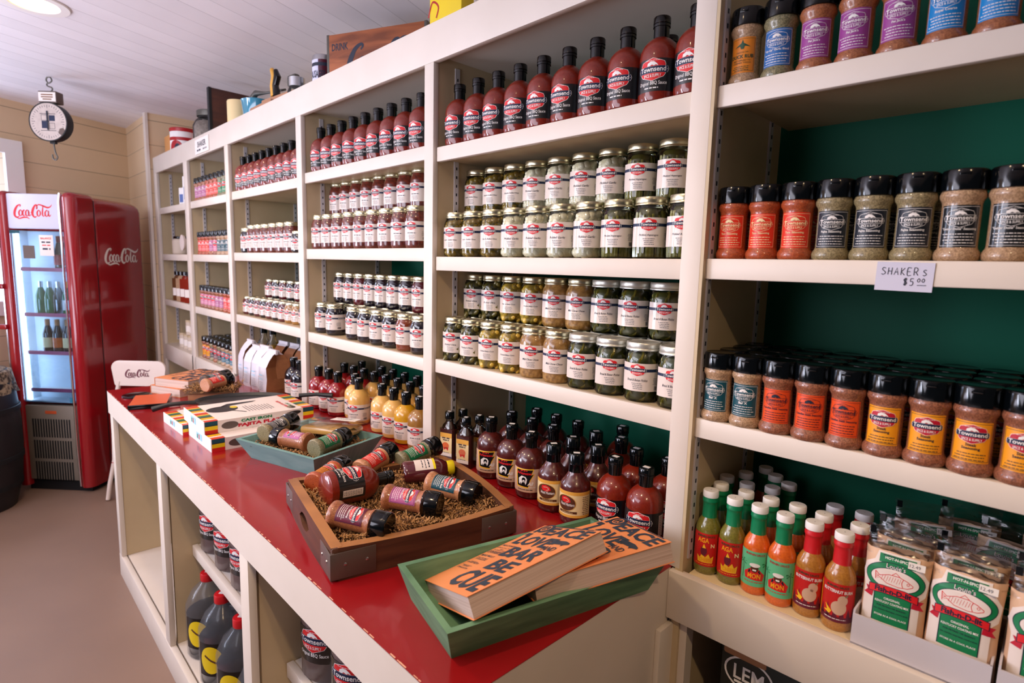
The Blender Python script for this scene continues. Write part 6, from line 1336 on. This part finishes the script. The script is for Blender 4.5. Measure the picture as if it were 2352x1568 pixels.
for z in (1.36, 1.09, .86, .63):
    b = B(); b.box(((DX0 + DX1) / 2 + .012, y0 + .085, z), (DX1 - DX0 - .04, .10, .004), 'white'); b.box(((DX0 + DX1) / 2 + .014, y0 + .036, z + .004), (DX1 - DX0 - .04, .004, .022), 'fridge_strip'); P.append(('shelf', b))
b = B(); b.box(((DX0 + DX1) / 2, y0 + .045, .305), (DX1 - DX0, .05, .47), 'grille_grey', .006)
for j in range(3):
    for i in range(15): b.box((DX0 + .045 + i * .0165, y0 + .019, .13 + j * .135), (.007, .004, .115), 'black_matt')
b.box(((DX0 + DX1) / 2 + .0, y0 + .019, .50), (.07, .003, .018), 'tin_orange'); P.append(('grille', b))
b = B(); Art().shift(script_logo('paper', .093, 1), 0, 0).flat(b, Matrix(((0, 0, 1, hx + .0006), (1, 0, 0, -.070), (0, 1, 0, 1.405), (0, 0, 0, 1)))); P.append(('side_script', b))
b = B(); b.box((hx - .002, y0 + .165, .93), (.006, .004, 1.7), 'black_matt'); P.append(('seam', b))
b = B(); b.box((0, 0, .03), (FW - .06, FD - .08, .06), 'black_matt'); P.append(('base', b))
b = B(); b.tube([(-hx - .035, y0 - .02, 1.0), (-hx - .035, y0 - .02, 1.28)], .010, 'chrome', 8); b.box((-hx - .012, y0 - .004, 1.02), (.06, .03, .03), 'fridge_red', .004); b.box((-hx - .012, y0 - .004, 1.26), (.06, .03, .03), 'fridge_red', .004); P.append(('door_handle', b))
thing('drinks_cooler', 'tall red retro drinks cooler with lit glass door and white script logo', 'cooler', P, mw=FM)
def soda(c, capc, lab_c):
    b = B(); b.lathe([(.001, 0), (.026, 0), (.028, .01), (.028, .11), (.020, .14), (.012, .165), (.011, .19)], c, 16, cap=False); l_ = B(); l_.lathe([(.0286, .03), (.0286, .09)], lab_c, 16, cap=False); k_ = B(); k_.lathe([(.0125, .16), (.013, .20), (.001, .202)], capc, 12, cap=False)
    return [('filled_bottle', b.mesh('filled_bottle')), ('label', l_.mesh('label')), ('cap', k_.mesh('cap'))]
so = [('green', 'bottle_green', 'chrome', 'bottle_green'), ('pale', 'shaker_clear', 'l_yellow', 'white'), ('dark', 'molasses', 'cork_tan', 'l_cream')]
for k, (z, lst) in enumerate(((1.36, [(.06, 'molasses', 'tin_red', 'tin_red'), (.105, 'molasses', 'tin_red', 'tin_red')]), (1.09, [(-.075, 'bottle_green', 'chrome', 'bottle_green'), (-.020, 'bottle_green', 'chrome', 'bottle_green'), (.035, 'shaker_clear', 'chrome', 'shaker_clear'), (.092, 'bottle_green', 'l_yellow', 'white')]), (.86, [(-.05, 'molasses', 'cork_tan', 'l_cream'), (.012, 'molasses', 'cork_tan', 'hot_orange'), (.075, 'molasses', 'cork_tan', 'l_cream')]))):
    for i, (x, c1, c2, c3) in enumerate(lst):
        thing('soda_bottle', '%s bottle inside the cooler, %s from left on the %s shelf' % (('dark', 'green', 'brown')[k] if c1 != 'shaker_clear' else 'clear', ORD[i], ('top', 'second', 'third')[k]), 'bottle', soda(c1, c2, c3), mw=FM @ Matrix.Translation((x + .0, y0 + .088, z + .0025)), group='bottles in the cooler')

# ---------------------------------------------------------------- chair, barrel
CM = Matrix.Translation((-3.93, -.28, 0)) @ Matrix.Rotation(R_(47), 4, 'Z')
P = []; wm = mat('chair_white', (232, 214, 204), 0.4, coat=.2)
b = B(); n = 12; pts = []
for cx, cz_, a0 in ((.118, .798, 0), (-.108, .798, 90), (-.128, .705, 180), (.138, .705, 270)):
    for i in range(6): a = R_(a0 + 90 * i / 5); rr_ = .045 if a0 < 180 else .012; pts.append((cx + rr_ * math.cos(a), cz_ + rr_ * math.sin(a)))
V = [(x, -.006 - .12 * x * x, z) for x, z in pts] + [(x, .006 - .12 * x * x, z) for x, z in pts]; N = len(pts)
b.add(V, [list(range(N))[::-1], [N + i for i in range(N)]] + [(i, (i + 1) % N, N + (i + 1) % N, N + i) for i in range(N)], wm)
Art().shift(script_logo('l_maroon', .045, 1), -.072, .745).flat(b, Matrix(((1, 0, 0, 0), (0, 0, -1, -.0098), (0, 1, 0, 0), (0, 0, 0, 1)))); P.append(('backrest', b))
for sx in (-1, 1):
    b = B(); b.tube([(sx * .115, .0, .72), (sx * .145, -.005, .60), (sx * .16, -.01, .44), (sx * .165, -.015, .24), (sx * .175, -.055, .10), (sx * .185, -.065, .008)], .0125, wm, 10); P.append(('leg', b))
    b = B(); b.tube([(sx * .14, .33, .44), (sx * .15, .345, .22), (sx * .165, .38, .008)], .0125, wm, 10); P.append(('leg', b))
b = B(); rbox_z(b, -.18, .18, -.01, .36, .435, .465, .05, 'cap_red'); P.append(('seat', b))
b = B(); b.box((0, -.018, .215), (.35, .028, .028), 'cap_red', .004); P.append(('stretcher', b))
thing('metal_chair', 'white metal chair with dark script on its back between cooler and counter', 'chair', P, mw=CM)
b = B(); b.lathe([(.001, 0), (.20, 0), (.235, .15), (.25, .35), (.25, .50), (.235, .68), (.205, .80), (.001, .80)], 'barrel_dark', 36, cap=False)
rg = [('hoop', (lambda q, z, r: (q.lathe([(r, z), (r + .004, z + .002), (r + .004, z + .03), (r, z + .032)], 'black_matt', 36, cap=False), q)[-1])(B(), z, r)) for z, r in ((.12, .232), (.28, .247), (.56, .247), (.70, .232))]
thing('barrel', 'dark wooden barrel beside the cooler at the left picture edge', 'barrel', [('staves', b)] + rg, loc=(-4.36, -1.05, 0))
b = B(); r = random.Random(8); N = 40
V = [(0, 0, .022)] + [(.19 * math.cos(2 * math.pi * i / N), .19 * math.sin(2 * math.pi * i / N), .018) for i in range(N)] + [((.222 + .006 * math.sin(i * 1.9)) * math.cos(2 * math.pi * i / N), (.222 + .006 * math.sin(i * 1.9)) * math.sin(2 * math.pi * i / N), .006) for i in range(N)] + [((.246 + .008 * math.sin(i * 2.3)) * math.cos(2 * math.pi * i / N), (.246 + .008 * math.sin(i * 2.3)) * math.sin(2 * math.pi * i / N), -.09 - .03 * abs(math.sin(i * .9))) for i in range(N)]
b.add(V, [(0, 1 + i, 1 + (i + 1) % N) for i in range(N)] + [(1 + k * N + i, 1 + (k + 1) * N + i, 1 + (k + 1) * N + (i + 1) % N, 1 + k * N + (i + 1) % N) for k in (0, 1) for i in range(N)], 'burlap', True)
single('burlap_cloth', b, 'ragged lace-like burlap cloth draped over the dark barrel', 'cloth', loc=(-4.36, -1.05, .785))
